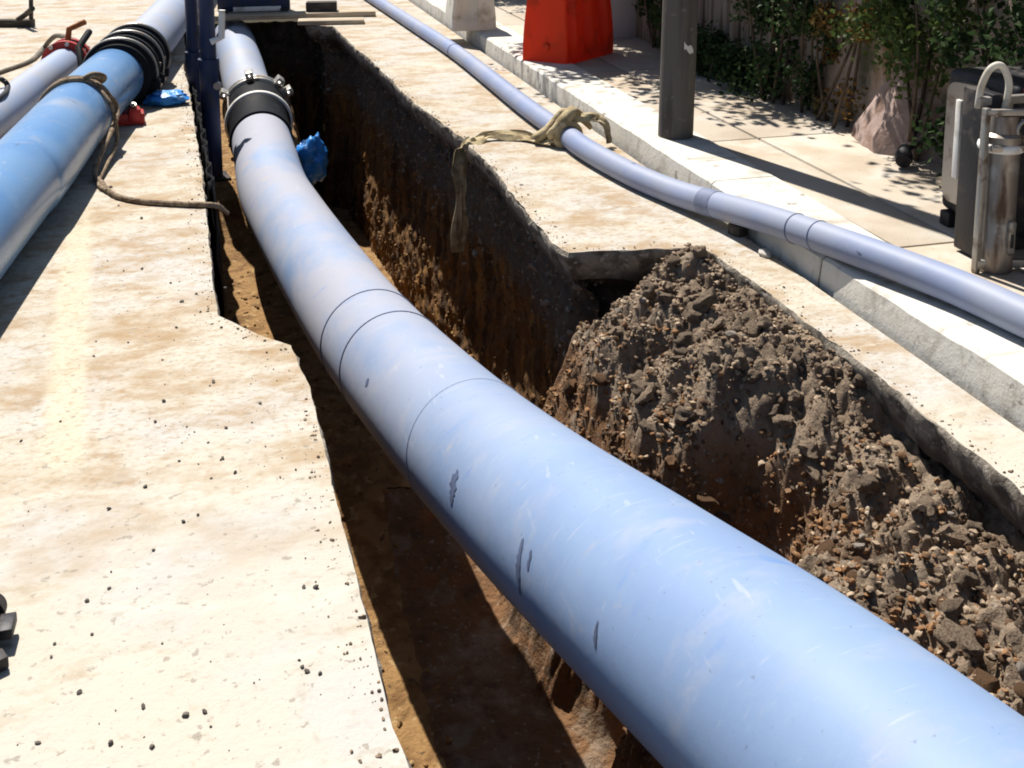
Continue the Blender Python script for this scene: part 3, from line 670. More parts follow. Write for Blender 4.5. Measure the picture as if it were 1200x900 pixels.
# --- burlap strap tied round the narrow pipe, hanging into the trench
def ribbon(path, wdir, width, th=.004, seed=0, wrinkle=.006):
    path = [Vector(p) for p in path]; n = len(path); V, Fc = [], []; k = 6
    for s_ in (1, -1):
        for i, p in enumerate(path):
            t = (path[min(i + 1, n - 1)] - path[max(i - 1, 0)]).normalized(); wv = Vector(wdir[i] if isinstance(wdir, list) else wdir); wv = (wv - t * t.dot(wv)).normalized(); nn = t.cross(wv)
            ww = width[i] if hasattr(width, '__len__') else width
            for j in range(k + 1):
                q = j / k - .5; wr = wrinkle * float(vnoise(np.array([i * .35]), np.array([j * 1.3]), np.array([seed * 3.]))[0])
                V.append(p + wv * ww * q + nn * (wr + s_ * th / 2))
    m = k + 1
    for s_ in (0, 1):
        b = s_ * n * m
        for i in range(n - 1):
            for j in range(k):
                q = (b + i * m + j, b + i * m + j + 1, b + (i + 1) * m + j + 1, b + (i + 1) * m + j); Fc.append(q if s_ == 0 else q[::-1])
    for i in range(n - 1):
        for j in (0, k):
            q = (i * m + j, (i + 1) * m + j, n * m + (i + 1) * m + j, n * m + i * m + j); Fc.append(q if j else q[::-1])
    return V, Fc
kc, kt = at_px(rp, 662)
strap = empty('burlap_strap', (kc.x, kc.y, 0), 'tan burlap strap knotted round the narrow pipe and hanging into the trench', 'strap')
wrapc = []
for k in range(3):
    obj('wrap', ring(kc + kt * (-.05 + .05 * k), kt + Vector((.25 * (k - 1), 0, .1)), R4 + .012, .02, 36, 8, 1.6), M['cloth'], strap, smooth=True)
e0 = kc + Vector((-.10, -.02, -R4 + .03)); edge = G(545, 168, 0); kz = R4
tail = catmull([kc + Vector((-.02, 0, R4 + .02)), e0, G(612, 160, .02), G(575, 158, .03), edge + Vector((.06, .0, .012)), edge + Vector((-.012, 0, -.01)), edge + Vector((-.035, -.02, -.14)), edge + Vector((-.03, -.03, -.35)), edge + Vector((-.05, -.03, -.60))], 7)
wd = []
for i, p in enumerate(tail):
    wd.append(Vector((.1, 1, .25)) if p.z > -.03 else Vector((1, .35, 0)))
obj('tail', ribbon(tail, wd, [.075 + .025 * math.sin(i * .5) for i in range(len(tail))], .006, 2, .016), M['cloth'], strap, auto=60)
obj('knot', join(tube(catmull([kc + Vector((-.10, -.03, .0)), kc + Vector((-.05, -.06, .06)), kc + Vector((.02, -.03, .12)), kc + Vector((.09, .02, .09)), kc + Vector((.15, .0, .02))], 5), [.022, .026, .03, .03, .028, .03, .034, .036, .034, .033, .035, .036, .034, .03, .028, .027, .025, .022, .02, .016, .012], 10, wob=.12),
                 tube(catmull([kc + Vector((-.16, .03, -.03)), kc + Vector((-.08, .02, .03)), kc + Vector((0, .03, .11)), kc + Vector((.06, -.03, .08))], 5), .028, 10, wob=.15)), M['cloth'], strap, smooth=True)
obj('end_flap', ribbon(catmull([kc + Vector((.06, -.02, .10)), kc + Vector((.14, -.05, .10)), kc + Vector((.20, -.09, .06)), kc + Vector((.20, -.13, -.03))], 5), Vector((.3, 1, .2)), .07, .006, 5, .02), M['cloth'], strap, auto=60)

# --- rope round the left pipe
rc, rt = path_at(lp, path_at(lp, G(95, 130, .2).y)[0].y)
rope = empty('rope', (rc.x, rc.y, 0), 'brown rope tied round the sky-blue pipe and trailing into the trench', 'rope')
for k in range(3): obj('rope_turn', ring(rc + rt * (.03 * k - .03), rt + Vector((.12 * (k - 1), 0, 0)), R2 + .010, .013, 40, 8, 1.0), M['rope'], rope, smooth=True)
sd = rt.cross(Vector((0, 0, 1))).normalized()
kn = rc + sd * .09 + Vector((0, 0, R2 * .9)) ;
obj('knot', join(tube(catmull([kn + Vector((-.07, 0, .01)), kn + Vector((0, -.02, .05)), kn + Vector((.05, .02, .03)), kn + Vector((.03, .06, .0)), kn + Vector((-.02, .03, .03))], 5), .017, 8)), M['rope'], rope, smooth=True)
r0 = rc + sd * (R2 + .015)
trail = catmull([kn, rc + sd * (R2 * .86) + Vector((0, -.02, R2 * .62)), r0 + Vector((.01, -.03, 0)), G(112, 196, .05), G(120, 215, .016), G(135, 229, .012), G(165, 236, .012), G(205, 239, .012), G(240, 240, .012), G(252, 241, -.01), G(258, 243, -.10), G(266, 250, -.3)], 7)
obj('rope_tail', tube(trail, .013, 8, wob=.1), M['rope'], rope, smooth=True)
trail2 = catmull([kn, rc + sd * (R2 * .9) + Vector((0, -.10, R2 * .55)), r0 + Vector((.0, -.13, .02)), r0 + Vector((.01, -.20, -.12)), G(116, 212, .014), G(126, 224, .014)], 7)
obj('rope_tail', tube(trail2, .011, 8, wob=.1), M['rope'], rope, smooth=True)

# ================================================================== OTHER THINGS
# pebbles on the slabs
pts, sz = [], []
for (u0, u1, v0, v1, n, s0) in [(20, 380, 480, 880, 40, .0034), (110, 240, 300, 420, 26, .004), (180, 330, 420, 560, 34, .0036), (400, 560, 60, 250, 14, .005), (860, 1180, 320, 560, 40, .004), (90, 240, 150, 260, 18, .006)]:
    for _ in range(n):
        p = G(random.uniform(u0, u1), random.uniform(v0, v1), 0)
        if p.x > -.05 and p.x < 1.86 and not (p.y > 4.2 and p.x > 1.32): 
            if not (p.y < 3.3 and p.x < .19): continue
        if p.x > 2.0: continue
        s = s0 * (.45 + 1.3 * random.random() ** 3); pts.append((p.x, p.y, s * .4)); sz.append(s)
tag(obj('slab_crumbs', scatter_mesh(pts, sz, 9), M['pebble'], None, auto=45), 'loose dark crumbs of grit scattered over the concrete slab', 'grit', kind='stuff')
ed, es = [], []
for Qe, sg, nn_ in ((Lq, 1, Ln), (Rq, -1, Rn)):
    for _ in range(900):
        k_ = random.randrange(2, len(Qe) - 2); o_ = abs(random.gauss(.012, .035)) + .004; s_ = .0016 + .0042 * random.random() ** 3
        if Qe[k_][1] > 9: continue
        q_ = Qe[k_] + nn_[k_] * sg * o_; ed.append((q_[0], q_[1], s_ * .3)); es.append(s_)
tag(obj('edge_crumbs', scatter_mesh(ed, es, 19), M['clod'], road, auto=45), kind='stuff')
peb = protos('pebble', 4, 1, M['pebble'], .3, .7)
for u, v, s in [(192, 471, .011), (130, 872, .009), (168, 829, .009), (240, 835, .008), (93, 812, .009), (64, 755, .007), (108, 744, .006), (360, 788, .009), (354, 782, .007), (128, 690, .007), (102, 705, .008), (370, 689, .010), (356, 689, .007), (265, 502, .008), (170, 571, .010), (128, 597, .009), (215, 612, .010), (232, 604, .007), (182, 495, .009), (250, 448, .011), (213, 354, .012), (230, 345, .010), (200, 332, .009), (180, 645, .007), (264, 338, .010)]:
    q = G(u, v, 0); s *= .66
    o = place(random.choice(peb), 'pebble', (q.x, q.y, s * .45), s, None); tag(o, 'single dark pebble lying on the sunlit concrete slab', 'pebble', 'dark pebbles on the slab')

# two navy steel props standing in the trench
def prop(x, y, r, h, label, pin):
    zb = float(soil_z(np.array([x]), np.array([y]))[0]); e = empty('steel_prop', (x, y, zb), label, 'prop')
    obj('base_plate', box((x, y, zb + .01), (r * 3.2, r * 3.2, .03), (0, 0, .2), .006), M['black'], e, auto=40)
    obj('outer_tube', lathe((x, y, zb + .01), (0, 0, 1), [(0, r), (.75, r), (.75, r * 1.12), (.82, r * 1.12), (.82, r * .86)], 28), M['navy'], e, auto=40)
    obj('inner_tube', lathe((x, y, zb + .8), (0, 0, 1), [(0, r * .84), (h, r * .84)], 28), M['navy'], e, auto=40)
    if pin: obj('pin', tube([Vector((x + .02, y - r * 1.3, .34)), Vector((x + .09, y - r * 1.3, .37)), Vector((x + .10, y - r * 1.3, .55))], .022, 10), M['white'], e, auto=40); obj('lock_nut', lathe((x + .05, y - r - .03, .05), (0, -1, 0), [(0, .03), (.03, .026)], 12), M['bright'], e, auto=40)
prop(-.19, 7.95, .05, .47, 'slim navy steel prop standing against the slab edge in the trench', False)
prop(-.085, 7.55, .062, .46, 'thicker navy steel prop with white pin, standing in the trench', True)
# dark sheet down the left trench side, lengthened to stand in for black shade
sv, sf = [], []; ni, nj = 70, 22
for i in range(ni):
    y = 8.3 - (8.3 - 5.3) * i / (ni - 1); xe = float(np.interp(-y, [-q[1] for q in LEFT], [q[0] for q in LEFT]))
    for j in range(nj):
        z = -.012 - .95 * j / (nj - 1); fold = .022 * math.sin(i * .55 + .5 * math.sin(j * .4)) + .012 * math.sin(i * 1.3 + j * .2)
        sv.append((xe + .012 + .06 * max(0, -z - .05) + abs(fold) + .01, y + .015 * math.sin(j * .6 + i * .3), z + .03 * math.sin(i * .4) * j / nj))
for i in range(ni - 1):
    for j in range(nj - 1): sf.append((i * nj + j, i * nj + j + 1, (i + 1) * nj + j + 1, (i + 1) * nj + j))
sh = obj('shade_sheet', (sv, sf), M['sheet'], None, smooth=True); md = sh.modifiers.new('thick', 'SOLIDIFY'); md.thickness = .004
tag(sh, 'black plastic sheet down the trench side, lengthened to stand in for shade', 'sheet')

# plank across the far end, navy box on it
pl = obj('plank', box((.45, 11.02, .028), (2.1, .20, .05), (0, 0, -.03), .006), M['wood'], None, auto=40); tag(pl, 'pale plank under the navy box, bridging the trench', 'plank')
pl = obj('plank', box((1.02, 10.52, .022), (.62, .20, .04), (0, 0, -.12), .006), M['wood'], None, auto=40); tag(pl, 'short pale plank lying beside the corner of the trench', 'plank')
bx_ = empty('navy_crate', (.33, 11.3, .0), 'dark navy steel box with a white stripe, standing by the trench end', 'box')
obj('box_body', box((.34, 11.45, .45), (.70, .62, .78), (0, 0, -.03), .015), M['navy'], bx_, auto=40)
for x in (.05, .63): obj('skid', box((x, 11.40, .055 / 2 + .025), (.08, .60, .07), (0, 0, -.03), .006), M['black'], bx_, auto=40)
obj('stripe', box((.36, 11.135, .085), (.46, .008, .045), (0, 0, -.03), .002), M['white'], bx_, auto=40)
tb = obj('timber_baulk', box((.98, 11.05, .075), (.30, .14, .15), (0, 0, -.15), .012), M['timber'], None, auto=40); tag(tb, 'short dark timber baulk beside the navy box', 'timber')

# blue plastic bag in the trench and scrap behind the left coupling
def crumple(c, r, seed, sq=(1, 1, 1)):
    bm = bmesh.new(); bmesh.ops.create_icosphere(bm, subdivisions=4, radius=1); P = np.array([v.co[:] for v in bm.verts])
    n = fbm(P[:, 0] * 2.2 + seed, P[:, 1] * 2.2, P[:, 2] * 2.2, 4, seed); rid = np.abs(fbm(P[:, 0] * 4 + seed, P[:, 1] * 4, P[:, 2] * 4, 3, seed + 7))
    P = P * (1 + .4 * n - .28 * rid)[:, None] * r * np.array(sq)
    for v, p in zip(bm.verts, P): v.co = Vector(p) + Vector(c)
    return bm_geo(bm)
q = G(364, 214, -.62)
zz = float(soil_z(np.array([q.x]), np.array([q.y]))[0])
bag = obj('plastic_bag', crumple((q.x + .01, q.y + .04, zz + .14), .16, 3, (.7, .8, 1.15)), M['bluebag'], None, auto=60); tag(bag, 'crumpled bright blue plastic bag beside the pipe in the trench', 'bag')
q = G(196, 128, 0); bag = obj('plastic_bag', crumple((q.x, q.y + .15, .04), .12, 8, (1.2, .8, .42)), M['bluebag'], None, auto=60); tag(bag, 'flattened blue plastic bag on the slab behind the ribbed coupling', 'bag')
# cable and timber at the upper left
cb = obj('cable', tube(catmull([G(-60, 105, .012), G(0, 85, .012), G(35, 72, .012), G(50, 58, .02), G(58, 48, .10), G(66, 42, .16), G(78, 44, .2), G(90, 50, .2), sp[2] + Vector((.05, .02, R3 + .02))], 7), .020, 8), M['cable'], None, smooth=True)
tag(cb, 'dull brown cable arching over the slab to the red flange', 'cable')
lpq = G(2, 96, .22)
lo = obj('hose_loop', tube(catmull([G(-30, 112, .012), G(-18, 100, .12), G(-4, 92, .26), G(6, 96, .25), G(9, 103, .22), G(3, 112, .222), G(-20, 128, .21)], 7), .016, 8), M['black'], None, smooth=True); tag(lo, 'small black hose loop resting on the small grey pipe', 'hose')
q0, q1 = G(-30, 27, .035), G(39, 27, .035)
tl_ = empty('timber_trestle', ((q0 + q1) / 2).to_tuple(), 'dark timber bar with slanting strut lying on the slab behind the pipes', 'timber')
mid = (q0 + q1) / 2; ang = math.atan2(q1.y - q0.y, q1.x - q0.x)
obj('bar', box((mid.x, mid.y, .035), ((q1 - q0).length, .10, .07), (0, 0, ang), .008), M['timber'], tl_, auto=40)
obj('strut', tube([G(20, 24, .07), G(30, 17, .12), G(38, 10, .2)], .025, 8), M['timber'], tl_, auto=40)
obj('upright', tube([q1 + Vector((-.02, 0, -.03)), q1 + Vector((-.01, .03, .22))], .02, 8), M['timber'], tl_, auto=40)

# black iron fitting at the slab's left
q = G(-22, 765, 0)
fit = empty('iron_fitting', (q.x, q.y, 0), 'black iron pipe fitting with square lug lying on the sunlit slab', 'fitting')
obj('fitting_body', lathe((q.x, q.y + .09, .034), (0, -1, 0), [(0, .02), (0, .034), (.03, .034), (.03, .026), (.13, .026), (.13, .034), (.17, .034), (.17, .02)], 28), M['black'], fit, auto=35)
obj('lug', box((q.x + .043, q.y + .025, .03), (.03, .055, .022), (0, 0, 0), .003), M['black'], fit, auto=40)
obj('lug', box((q.x + .038, q.y - .055, .015), (.034, .035, .026), (0, 0, .5), .004), M['black'], fit, auto=40)

# --- utility pole
pc = G(800, 164, .115); pr = .090
pole = empty('utility_pole', (pc.x, pc.y, .11), 'thick dark utility pole standing at the pavement edge', 'pole')
V, Fc = [], []
ns, nh = 28, 60
for i in range(nh + 1):
    z = .105 + 6.4 * i / nh
    for k in range(ns):
        a = 2 * math.pi * k / ns; r = pr * (1 - .03 * i / nh * 6.4 / 2) * (1 + .012 * math.sin(a * 3 + i * .2))
        V.append((pc.x + .0 + r * math.cos(a) + .012 * (z - .1), pc.y + .09 + r * math.sin(a), z))
for i in range(nh):
    for k in range(ns): k2 = (k + 1) % ns; Fc.append((i * ns + k, i * ns + k2, (i + 1) * ns + k2, (i + 1) * ns + k))
Fc.append(tuple(nh * ns + k for k in range(ns))); Fc.append(tuple(range(ns - 1, -1, -1)))
obj('pole_shaft', (V, Fc), M['pole'], pole, auto=60)
V, Fc = [], []
for i in range(6):
    for j in range(3):
        a = math.radians(-100 + 4 + i * 7); z = .58 + .017 * j + .008 * math.sin(i * 1.7 + j)
        V.append((pc.x + .005 + (pr * 1.015) * math.cos(a), pc.y + .09 + (pr * 1.015) * math.sin(a), z + (-.006 * i)))
for i in range(5):
    for j in range(2): Fc.append((i * 3 + j, (i + 1) * 3 + j, (i + 1) * 3 + j + 1, i * 3 + j + 1))
obj('paper_scrap', (V, Fc), M['paper'], pole, smooth=True)

# --- barriers
def loft_barrier(name, a, b, c_, ztop, z0, m, label, cat, ribs, lean=.25, parent_name='barrier_body', exl=.35):
    """a,b,c_ : base corners; a-b end face, b-c long side. tapered shell with vertical flutes on the long sides"""
    a, b, c_ = Vector(a), Vector(b), Vector(c_); d = a + (c_ - b); cen = (a + b + c_ + d) / 4
    e = empty(name, (cen.x, cen.y, z0), label, cat)
    ex = (c_ - b); L_ = ex.length; ex.normalize(); ey = (a - b); W = ey.length; ey.normalize()
    n = 160; V, Fc = [], []; zs = [0, .015, .05, .12, .16, .24, .34, .5, .7, .86, .93, .97, 1.0]
    for z in zs:
        h = z * ztop
        sh = 1 - lean * sstep(.05, 1, z); sh = float(sh)
        if z == 0: sh *= .985
        if z >= .97: sh *= .93 if z < 1 else .7
        fl_ = float(sstep(.06, .2, z) * (1 - sstep(.82, .93, z)))
        for k in range(n):
            q = k / n * 4; s_ = int(q); f = q - s_
            # rounded rectangle walk
            if s_ == 0: p = Vector((-1 + 2 * f, -1))
            elif s_ == 1: p = Vector((1, -1 + 2 * f))
            elif s_ == 2: p = Vector((1 - 2 * f, 1))
            else: p = Vector((-1, 1 - 2 * f))
            rr = .12; px_, py_ = p.x, p.y
            cxn, cyn = max(-1 + rr * .5, min(1 - rr * .5, px_)), max(-1 + rr, min(1 - rr, py_))
            dd = Vector(((px_ - cxn) / (rr * .5), (py_ - cyn) / rr)); 
            if dd.length > 1: dd.normalize(); px_, py_ = cxn + dd.x * rr * .5, cyn + dd.y * rr
            dep = 0
            if s_ in (0, 2): dep = .42 * fl_ * max(0, math.sin(math.pi * ribs * (px_ + 1) / 2 * 2 - .6)) ** .7
            py2 = py_ * (1 - dep)
            P = cen + ex * (px_ * L_ / 2 * (1 - (1 - sh) * exl)) + ey * (py2 * W / 2 * sh); V.append((P.x, P.y, z0 + h))
    m_ = len(zs)
    for i in range(m_ - 1):
        for k in range(n): k2 = (k + 1) % n; Fc.append((i * n + k, i * n + k2, (i + 1) * n + k2, (i + 1) * n + k))
    Fc.append(tuple((m_ - 1) * n + k for k in range(n))); Fc.append(tuple(range(n - 1, -1, -1)))
    obj(parent_name, (V, Fc), m, e, auto=45); return e, cen, ex, ey, L_, W
A, B, Cc = [G(*q, PZ) for q in [(611, 72), (664, 77), (720, 62)]]
rb, cen, ex, ey, L_, W = loft_barrier('red_barrier', A, B, Cc, .95, PZ, M['redplastic'], 'bright red ribbed plastic road barrier standing on the pavement', 'barrier', 3, .34)
obj('drain_plug', lathe(cen - ex * (L_ / 2 - .006) - ey * (.02) + Vector((0, 0, .12)), -ex, [(0, .03), (.02, .028), (.02, .012)], 16), M['redplastic'], rb, auto=40)
A, B, Cc = G(524, 33, .117), G(530, 37, .117), G(582, 35, .117)
wb, *_ = loft_barrier('white_barrier', A + Vector((.02, .20, 0)), B, Cc, .75, .117, M['cream'], 'cream white tapered barrier block behind the narrow pipe', 'barrier', 1, .40, 'barrier_body', 1.0)

# --- pump unit at the right
mp0 = G(1168, 322, PZ)
mach = empty('pump_unit', (2.72, 3.3, PZ), 'dull metal pump unit with silver cylinder and hose loop on top', 'machine')
cyl = mp0 + Vector((.03, .06, 0))
c2 = Vector((cyl.x, cyl.y, 0))
obj('cylinder', lathe((c2.x, c2.y, PZ), (0, 0, 1), [(0, .05), (0, .062), (.02, .066), (.10, .066), (.11, .062), (.44, .062), (.45, .07), (.48, .07), (.49, .055), (.55, .05), (.56, .03)], 32), M['worn'], mach, auto=35)
obj('clamp', ring((c2.x, c2.y, PZ + .44), (0, 0, 1), .068, .010, 32, 8, 1.6), M['white'], mach, smooth=True)
obj('clamp_arm', box((c2.x + .0, c2.y - .06, PZ + .445), (.16, .02, .022), (0, 0, -.15), .004), M['bright'], mach, auto=40)
obj('slot_plate', box((c2.x + .012, c2.y - .066, PZ + .13), (.030, .012, .12), (0, 0, 0), .010), M['steel'], mach, auto=40)
obj('slot', box((c2.x + .012, c2.y - .072, PZ + .12), (.012, .006, .05), (0, 0, 0), .003), M['black'], mach, auto=40)
obj('dark_panel', box((c2.x + .01, c2.y + .12, PZ + .31), (.05, .16, .60), (0, 0, .0), .008), M['black'], mach, auto=40)
obj('foot_rail', box((c2.x + .25, c2.y + .16, PZ + .03), (.30, .06, .06), (0, 0, .0), .008), M['black'], mach, auto=40)
obj('foot_rail', box((c2.x + .32, c2.y + .44, PZ + .03), (.40, .06, .06), (0, 0, .0), .008), M['black'], mach, auto=40)
obj('engine_case', box((c2.x + .31, c2.y + .29, PZ + .34), (.36, .40, .56), (0, 0, 0), .03, 3), M['black'], mach, auto=40)
bm = bmesh.new(); bmesh.ops.create_cube(bm, size=1)
for v in bm.verts: v.co = Vector((v.co.x * .05, v.co.y * .20, v.co.z * .46))
ed = [e_ for e_ in bm.edges if abs(e_.verts[0].co.x - e_.verts[1].co.x) > .04]; bmesh.ops.bevel(bm, geom=ed, offset=.05, segments=6, affect='EDGES', profile=.5)
pcen = Vector((c2.x + .095, c2.y + .30, PZ + .36))
bmesh.ops.translate(bm, verts=bm.verts, vec=pcen)
sidep = obj('side_panel', bm_geo(bm), M['bright'], mach, auto=35)
obj('panel_rib', box(pcen + Vector((-.028, .02, .02)), (.014, .03, .30), (0, 0, 0), .004), M['white'], sidep, auto=40)
obj('foot', tube([pcen + Vector((.0, -.06, -.20)), pcen + Vector((.0, -.06, -.36))], .022, 12), M['black'], mach, auto=40)
tc = Vector((c2.x - .01, c2.y + .02, PZ))
obj('hose_loop', tube(catmull([tc + Vector((-.04, .05, .56)), tc + Vector((-.038, .04, .64)), tc + Vector((-.015, .03, .70)), tc + Vector((.02, .02, .71)), tc + Vector((.045, .01, .66)), tc + Vector((.045, .01, .60)), tc + Vector((.04, .03, .52))], 7), .012, 14), M['cream'], mach, smooth=True)
for dx, dy in ((-.085, -.02), (.10, -.06), (.10, .10)):
    obj('frame_post', box((c2.x + dx, c2.y + dy, PZ + .29), (.022, .022, .58), (0, 0, .1), .003), M['steel'], mach, auto=40)
obj('frame_rail', box((c2.x + .008, c2.y - .04, PZ + .565), (.20, .020, .022), (0, 0, -.2), .003), M['steel'], mach, auto=40)
obj('frame_rail', box((c2.x + .008, c2.y - .04, PZ + .03), (.20, .020, .03), (0, 0, -.2), .003), M['steel'], mach, auto=40)
obj('top_bar', box((c2.x + .14, c2.y + .06, PZ + .585), (.40, .03, .03), (0, 0, 0), .006), M['steel'], mach, auto=40)
obj('red_knob', lathe((c2.x + .11, c2.y + .03, PZ + .62), (1, 0, 0), [(0, .012), (.02, .02), (.10, .02), (.12, .012)], 14), M['red'], mach, auto=40)
obj('handle', ring((c2.x + .055, c2.y - .05, PZ + .50), (.1, 1, 0), .035, .008, 20, 8), M['steel'], mach, smooth=True)
# hose nozzle on the pavement beside the wall
q = G(1056, 192, PZ + .02)
nz = empty('hose_nozzle', (q.x, q.y, PZ), 'dark hose nozzle lying on the pavement by the wall', 'hose')
obj('nozzle', lathe(q + Vector((-.01, -.03, .02)), Vector((.55, .75, .35)), [(0, .035), (.03, .042), (.09, .03), (.12, .02)], 16), M['black'], nz, auto=40)
obj('tube', tube(catmull([q + Vector((.05, .05, .05)), G(1075, 168, PZ + .10), G(1092, 150, PZ + .2)], 6), .014, 8), M['black'], nz, smooth=True)

# ================================================================== FENCE, WALL, PLANTS
FX = 3.27
pil = obj('gate_pillar', box((3.08, 8.55, .98), (.42, .42, 1.8), (0, 0, .1), .02), M['palewall'], None, auto=40); tag(pil, 'pale grey painted pillar standing behind the red barrier', 'pillar')
fence = empty('board_fence', (FX, 7.2, PZ), 'weathered brown board fence behind the dark utility pole', 'fence')
y = 6.05; k = 0
while y < 8.45:
    wv = random.uniform(.12, .17); h = random.uniform(1.5, 1.65)
    obj('board', box((FX + random.uniform(-.012, .012), y + wv / 2, PZ + h / 2), (.028, wv - random.uniform(.008, .03), h), (random.uniform(-.01, .01), random.uniform(-.01, .01), random.uniform(-.03, .03)), .004), M['board'], fence, auto=40)
    y += wv
for z in (.45, 1.3): obj('rail', box((FX + .05, 7.25, z), (.05, 2.45, .09), (0, 0, 0), .006), M['board'], fence, auto=40)
wall = empty('garden_wall', (FX + .1, 4.5, PZ), 'rough stained plaster garden wall overgrown with ivy', 'wall')
n, m = 130, 50; V, Fc = [], []
ys = np.linspace(1.2, 6.05, n); zs = np.linspace(PZ - .03, 1.75, m); Yg, Zg = np.meshgrid(ys, zs)
Xg = FX + .02 + .05 * fbm(Yg * 2, Zg * 2, None, 5, 131) + .02 * fbm(Yg * 9, Zg * 9, None, 3, 133)
V = [(Xg[i, j], ys[j], zs[i]) for i in range(m) for j in range(n)] + [(FX + .35, ys[j], z) for z in (1.75, PZ - .03) for j in range(n)]
for i in range(m - 1):
    for j in range(n - 1): Fc.append((i * n + j, (i + 1) * n + j, (i + 1) * n + j + 1, i * n + j + 1))
for j in range(n - 1): Fc.append(((m - 1) * n + j, m * n + j, m * n + j + 1, (m - 1) * n + j + 1)); Fc.append((m * n + j, (m + 1) * n + j, (m + 1) * n + j + 1, m * n + j + 1))
obj('wall_face', (V, Fc), M['plaster'], wall, auto=60)
obj('wall_core', box((FX + .22, 3.62, .9), (.24, 4.84, 1.68), (0, 0, 0), .01), M['plaster'], wall, auto=40)
# leaning stone against the wall
bs = G(1058, 178, PZ); apex = at_x(1072, 78, FX)
V = [(3.06, 4.62, PZ - .01), (3.30, 4.30, PZ - .01), (3.32, 5.05, PZ - .01), (3.14, 4.98, PZ - .01), (3.24, 4.66, .66), (3.33, 4.55, .66), (3.33, 4.72, .67), (3.26, 4.75, .64)]
bm = bmesh.new(); vs_ = [bm.verts.new(v) for v in V]
for f in [(0, 1, 5, 4), (1, 2, 6, 5), (2, 3, 7, 6), (3, 0, 4, 7), (4, 5, 6, 7), (3, 2, 1, 0)]: bm.faces.new([vs_[i] for i in f])
bmesh.ops.recalc_face_normals(bm, faces=bm.faces); bmesh.ops.subdivide_edges(bm, edges=bm.edges, cuts=7, use_grid_fill=True)
P = np.array([v.co[:] for v in bm.verts]); dn = fbm(P[:, 0] * 9, P[:, 1] * 9, P[:, 2] * 9, 4, 141)
for v, d_ in zip(bm.verts, dn): v.co += Vector((-.05 * d_, .03 * d_, .02 * d_ if v.co.z > .2 else 0))
ls = obj('leaning_stone', bm_geo(bm), M['pinkstone'], None, auto=50); tag(ls, 'pinkish brown stone wedge leaning against the ivy wall', 'stone')

def leaves(pts, size, seed, droop=.3):
    r = np.random.default_rng(seed); n = len(pts); pts = np.asarray(pts)
    d = r.normal(size=(n, 3)); d[:, 2] -= droop; d /= np.linalg.norm(d, axis=1)[:, None]
    u = r.normal(size=(n, 3)); s = np.cross(d, u); s /= np.linalg.norm(s, axis=1)[:, None]; nn = np.cross(s, d)
    L_ = (size * r.uniform(.6, 1.35, n))[:, None]; W = L_ * .36
    V = np.stack([pts, pts + d * L_ * .45 + s * W + nn * W * .45, pts + d * L_, pts + d * L_ * .45 - s * W + nn * W * .45], 1).reshape(-1, 3)
    b = np.arange(n)[:, None] * 4
    return V, np.concatenate([b + np.array([0, 1, 2]), b + np.array([0, 2, 3])], 0)
def clumps(n_cl, per, box_, rad, seed):
    r = np.random.default_rng(seed); lo, hi = np.array(box_[0]), np.array(box_[1]); out = []
    for _ in range(n_cl):
        c = r.uniform(lo, hi); k = int(per * r.uniform(.5, 1.5)); q = r.normal(size=(k, 3)); q /= np.linalg.norm(q, axis=1)[:, None]; q *= r.random((k, 1)) ** .45
        out.append(c + q * rad * r.uniform(.6, 1.3))
    P = np.concatenate(out); return P[P[:, 2] > PZ + .005]
def shrub(name, label, cat, base, n_cl, per, bx, rad, size, m, seed, group=None, stems=4):
    e = empty(name, base, label, cat, group); P = clumps(n_cl, per, bx, rad, seed); obj('foliage', leaves(P, size, seed), M[m], e)
    r = random.Random(seed); g = []
    for _ in range(stems):
        t = Vector((r.uniform(bx[0][0], bx[1][0]), r.uniform(bx[0][1], bx[1][1]), r.uniform((bx[0][2] + bx[1][2]) / 2, bx[1][2])))
        b = Vector(base) + Vector((r.uniform(-.05, .05), r.uniform(-.15, .15), 0)); g.append(tube(catmull([b, b.lerp(t, .5) + Vector((r.uniform(-.06, .06), r.uniform(-.1, .1), .05)), t], 4), [.012, .011, .010, .009, .008, .007, .006, .005, .004], 6))
    obj('stem', join(*g), M['bark'], e, smooth=True); return e
shrub('ivy', 'dark ivy mass hanging over the wall where the board fence ends', 'ivy', (3.16, 5.85, PZ), 42, 110, ((3.02, 5.4, .12), (3.32, 6.25, 1.5)), .14, .036, 'leaf_dark', 201)
shrub('bush', 'olive green leafy bush growing out of the wall above the stone', 'bush', (3.2, 4.45, PZ), 36, 120, ((3.0, 4.15, .5), (3.35, 4.85, 1.3)), .13, .033, 'leaf_olive', 202)
shrub('bush', 'very dark green bush behind the metal pump unit', 'bush', (3.2, 3.7, PZ), 90, 120, ((3.0, 3.1, .2), (3.4, 4.15, 1.4)), .14, .036, 'leaf_dark', 203)
shrub('weeds', 'low dark weeds at the foot of the board fence', 'weeds', (3.13, 6.6, PZ), 46, 90, ((3.04, 6.2, .12), (3.22, 7.1, .36)), .09, .032, 'leaf_dark', 204)
shrub('creeper', 'dry rusty creeper clinging to the stained plaster wall', 'creeper', (3.19, 5.2, PZ), 16, 60, ((3.14, 4.9, .15), (3.26, 5.4, 1.1)), .09, .034, 'leaf_dry', 205)
shrub('creeper', 'thin green creeper between dry creeper and dark ivy', 'creeper', (3.2, 5.45, PZ), 9, 70, ((3.14, 5.2, .3), (3.26, 5.6, 1.2)), .09, .034, 'leaf_dark', 206)
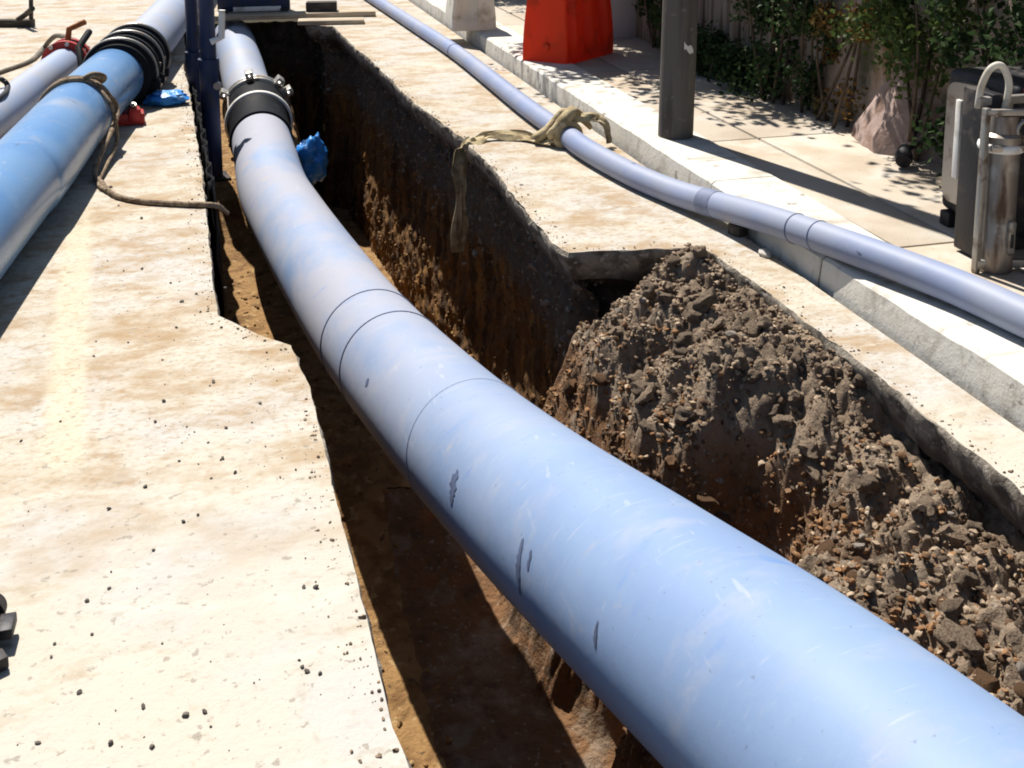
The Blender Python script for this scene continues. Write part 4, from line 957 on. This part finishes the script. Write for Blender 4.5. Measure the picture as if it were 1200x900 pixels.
shrub('shrub', 'narrow dark shrub between the pale pillar and the utility pole', 'shrub', (3.24, 7.95, PZ), 40, 100, ((3.2, 7.82, .15), (3.4, 8.1, 1.3)), .09, .036, 'leaf_dark', 207)
shrub('shrub', 'sunlit olive shrub beside the fence end near the pillar', 'shrub', (3.2, 7.5, PZ), 22, 90, ((3.16, 7.4, .2), (3.28, 7.65, 1.2)), .08, .034, 'leaf_olive', 208)
shrub('hedge', 'dark hedge in shade far behind the barriers', 'hedge', (3.0, 11.6, PZ), 150, 60, ((2.5, 11.0, .1), (4.2, 12.2, 1.5)), .2, .07, 'leaf_dark', 209)

# tree behind the fence whose crown shades the wall and dapples the pavement
tree = empty('street_tree', (4.0, 7.9, .06), 'leafy tree behind the fence whose crown overhangs the pavement', 'tree')
tb0 = Vector((4.0, 7.9, .04))
obj('trunk', tube(catmull([tb0, tb0 + Vector((-.05, .0, 1.0)), tb0 + Vector((-.2, -.1, 2.0)), tb0 + Vector((-.45, -.3, 3.2))], 5), [.13, .125, .12, .118, .115, .112, .11, .105, .10, .095, .09, .085, .075, .065, .055, .045], 14), M['bark'], tree, smooth=True)
rt_ = random.Random(5); gl = []; P = []
for k in range(17):
    s0 = tb0 + Vector((-.2, -.1, 2.0 + rt_.uniform(-.3, .6))); t = Vector((rt_.uniform(2.95, 3.7), rt_.uniform(5.2, 8.6), rt_.uniform(2.0, 3.2)))
    if k < 5: t = Vector((rt_.uniform(2.35, 3.0), rt_.uniform(7.3, 8.9), rt_.uniform(2.1, 2.8)))
    pth = catmull([s0, s0.lerp(t, .5) + Vector((0, 0, .2)), t], 5); gl.append(tube(pth, [.035 - .003 * i for i in range(len(pth))], 6))
    for c in (pth[-1], pth[-3], pth[-5]):
        P.append(np.array(c) + np.random.default_rng(k).normal(size=(260, 3)) * np.array([.22, .26, .13]))
    for _ in range(3):
        c = Vector((rt_.gauss(0, .35), rt_.gauss(0, .4), rt_.gauss(0, .25))) + t; P.append(np.array(c) + np.random.default_rng(k + 40).normal(size=(140, 3)) * .14)
obj('limb', join(*gl), M['bark'], tree, smooth=True)
obj('crown', leaves(np.concatenate(P), .075, 55), M['leaf_olive'], tree)
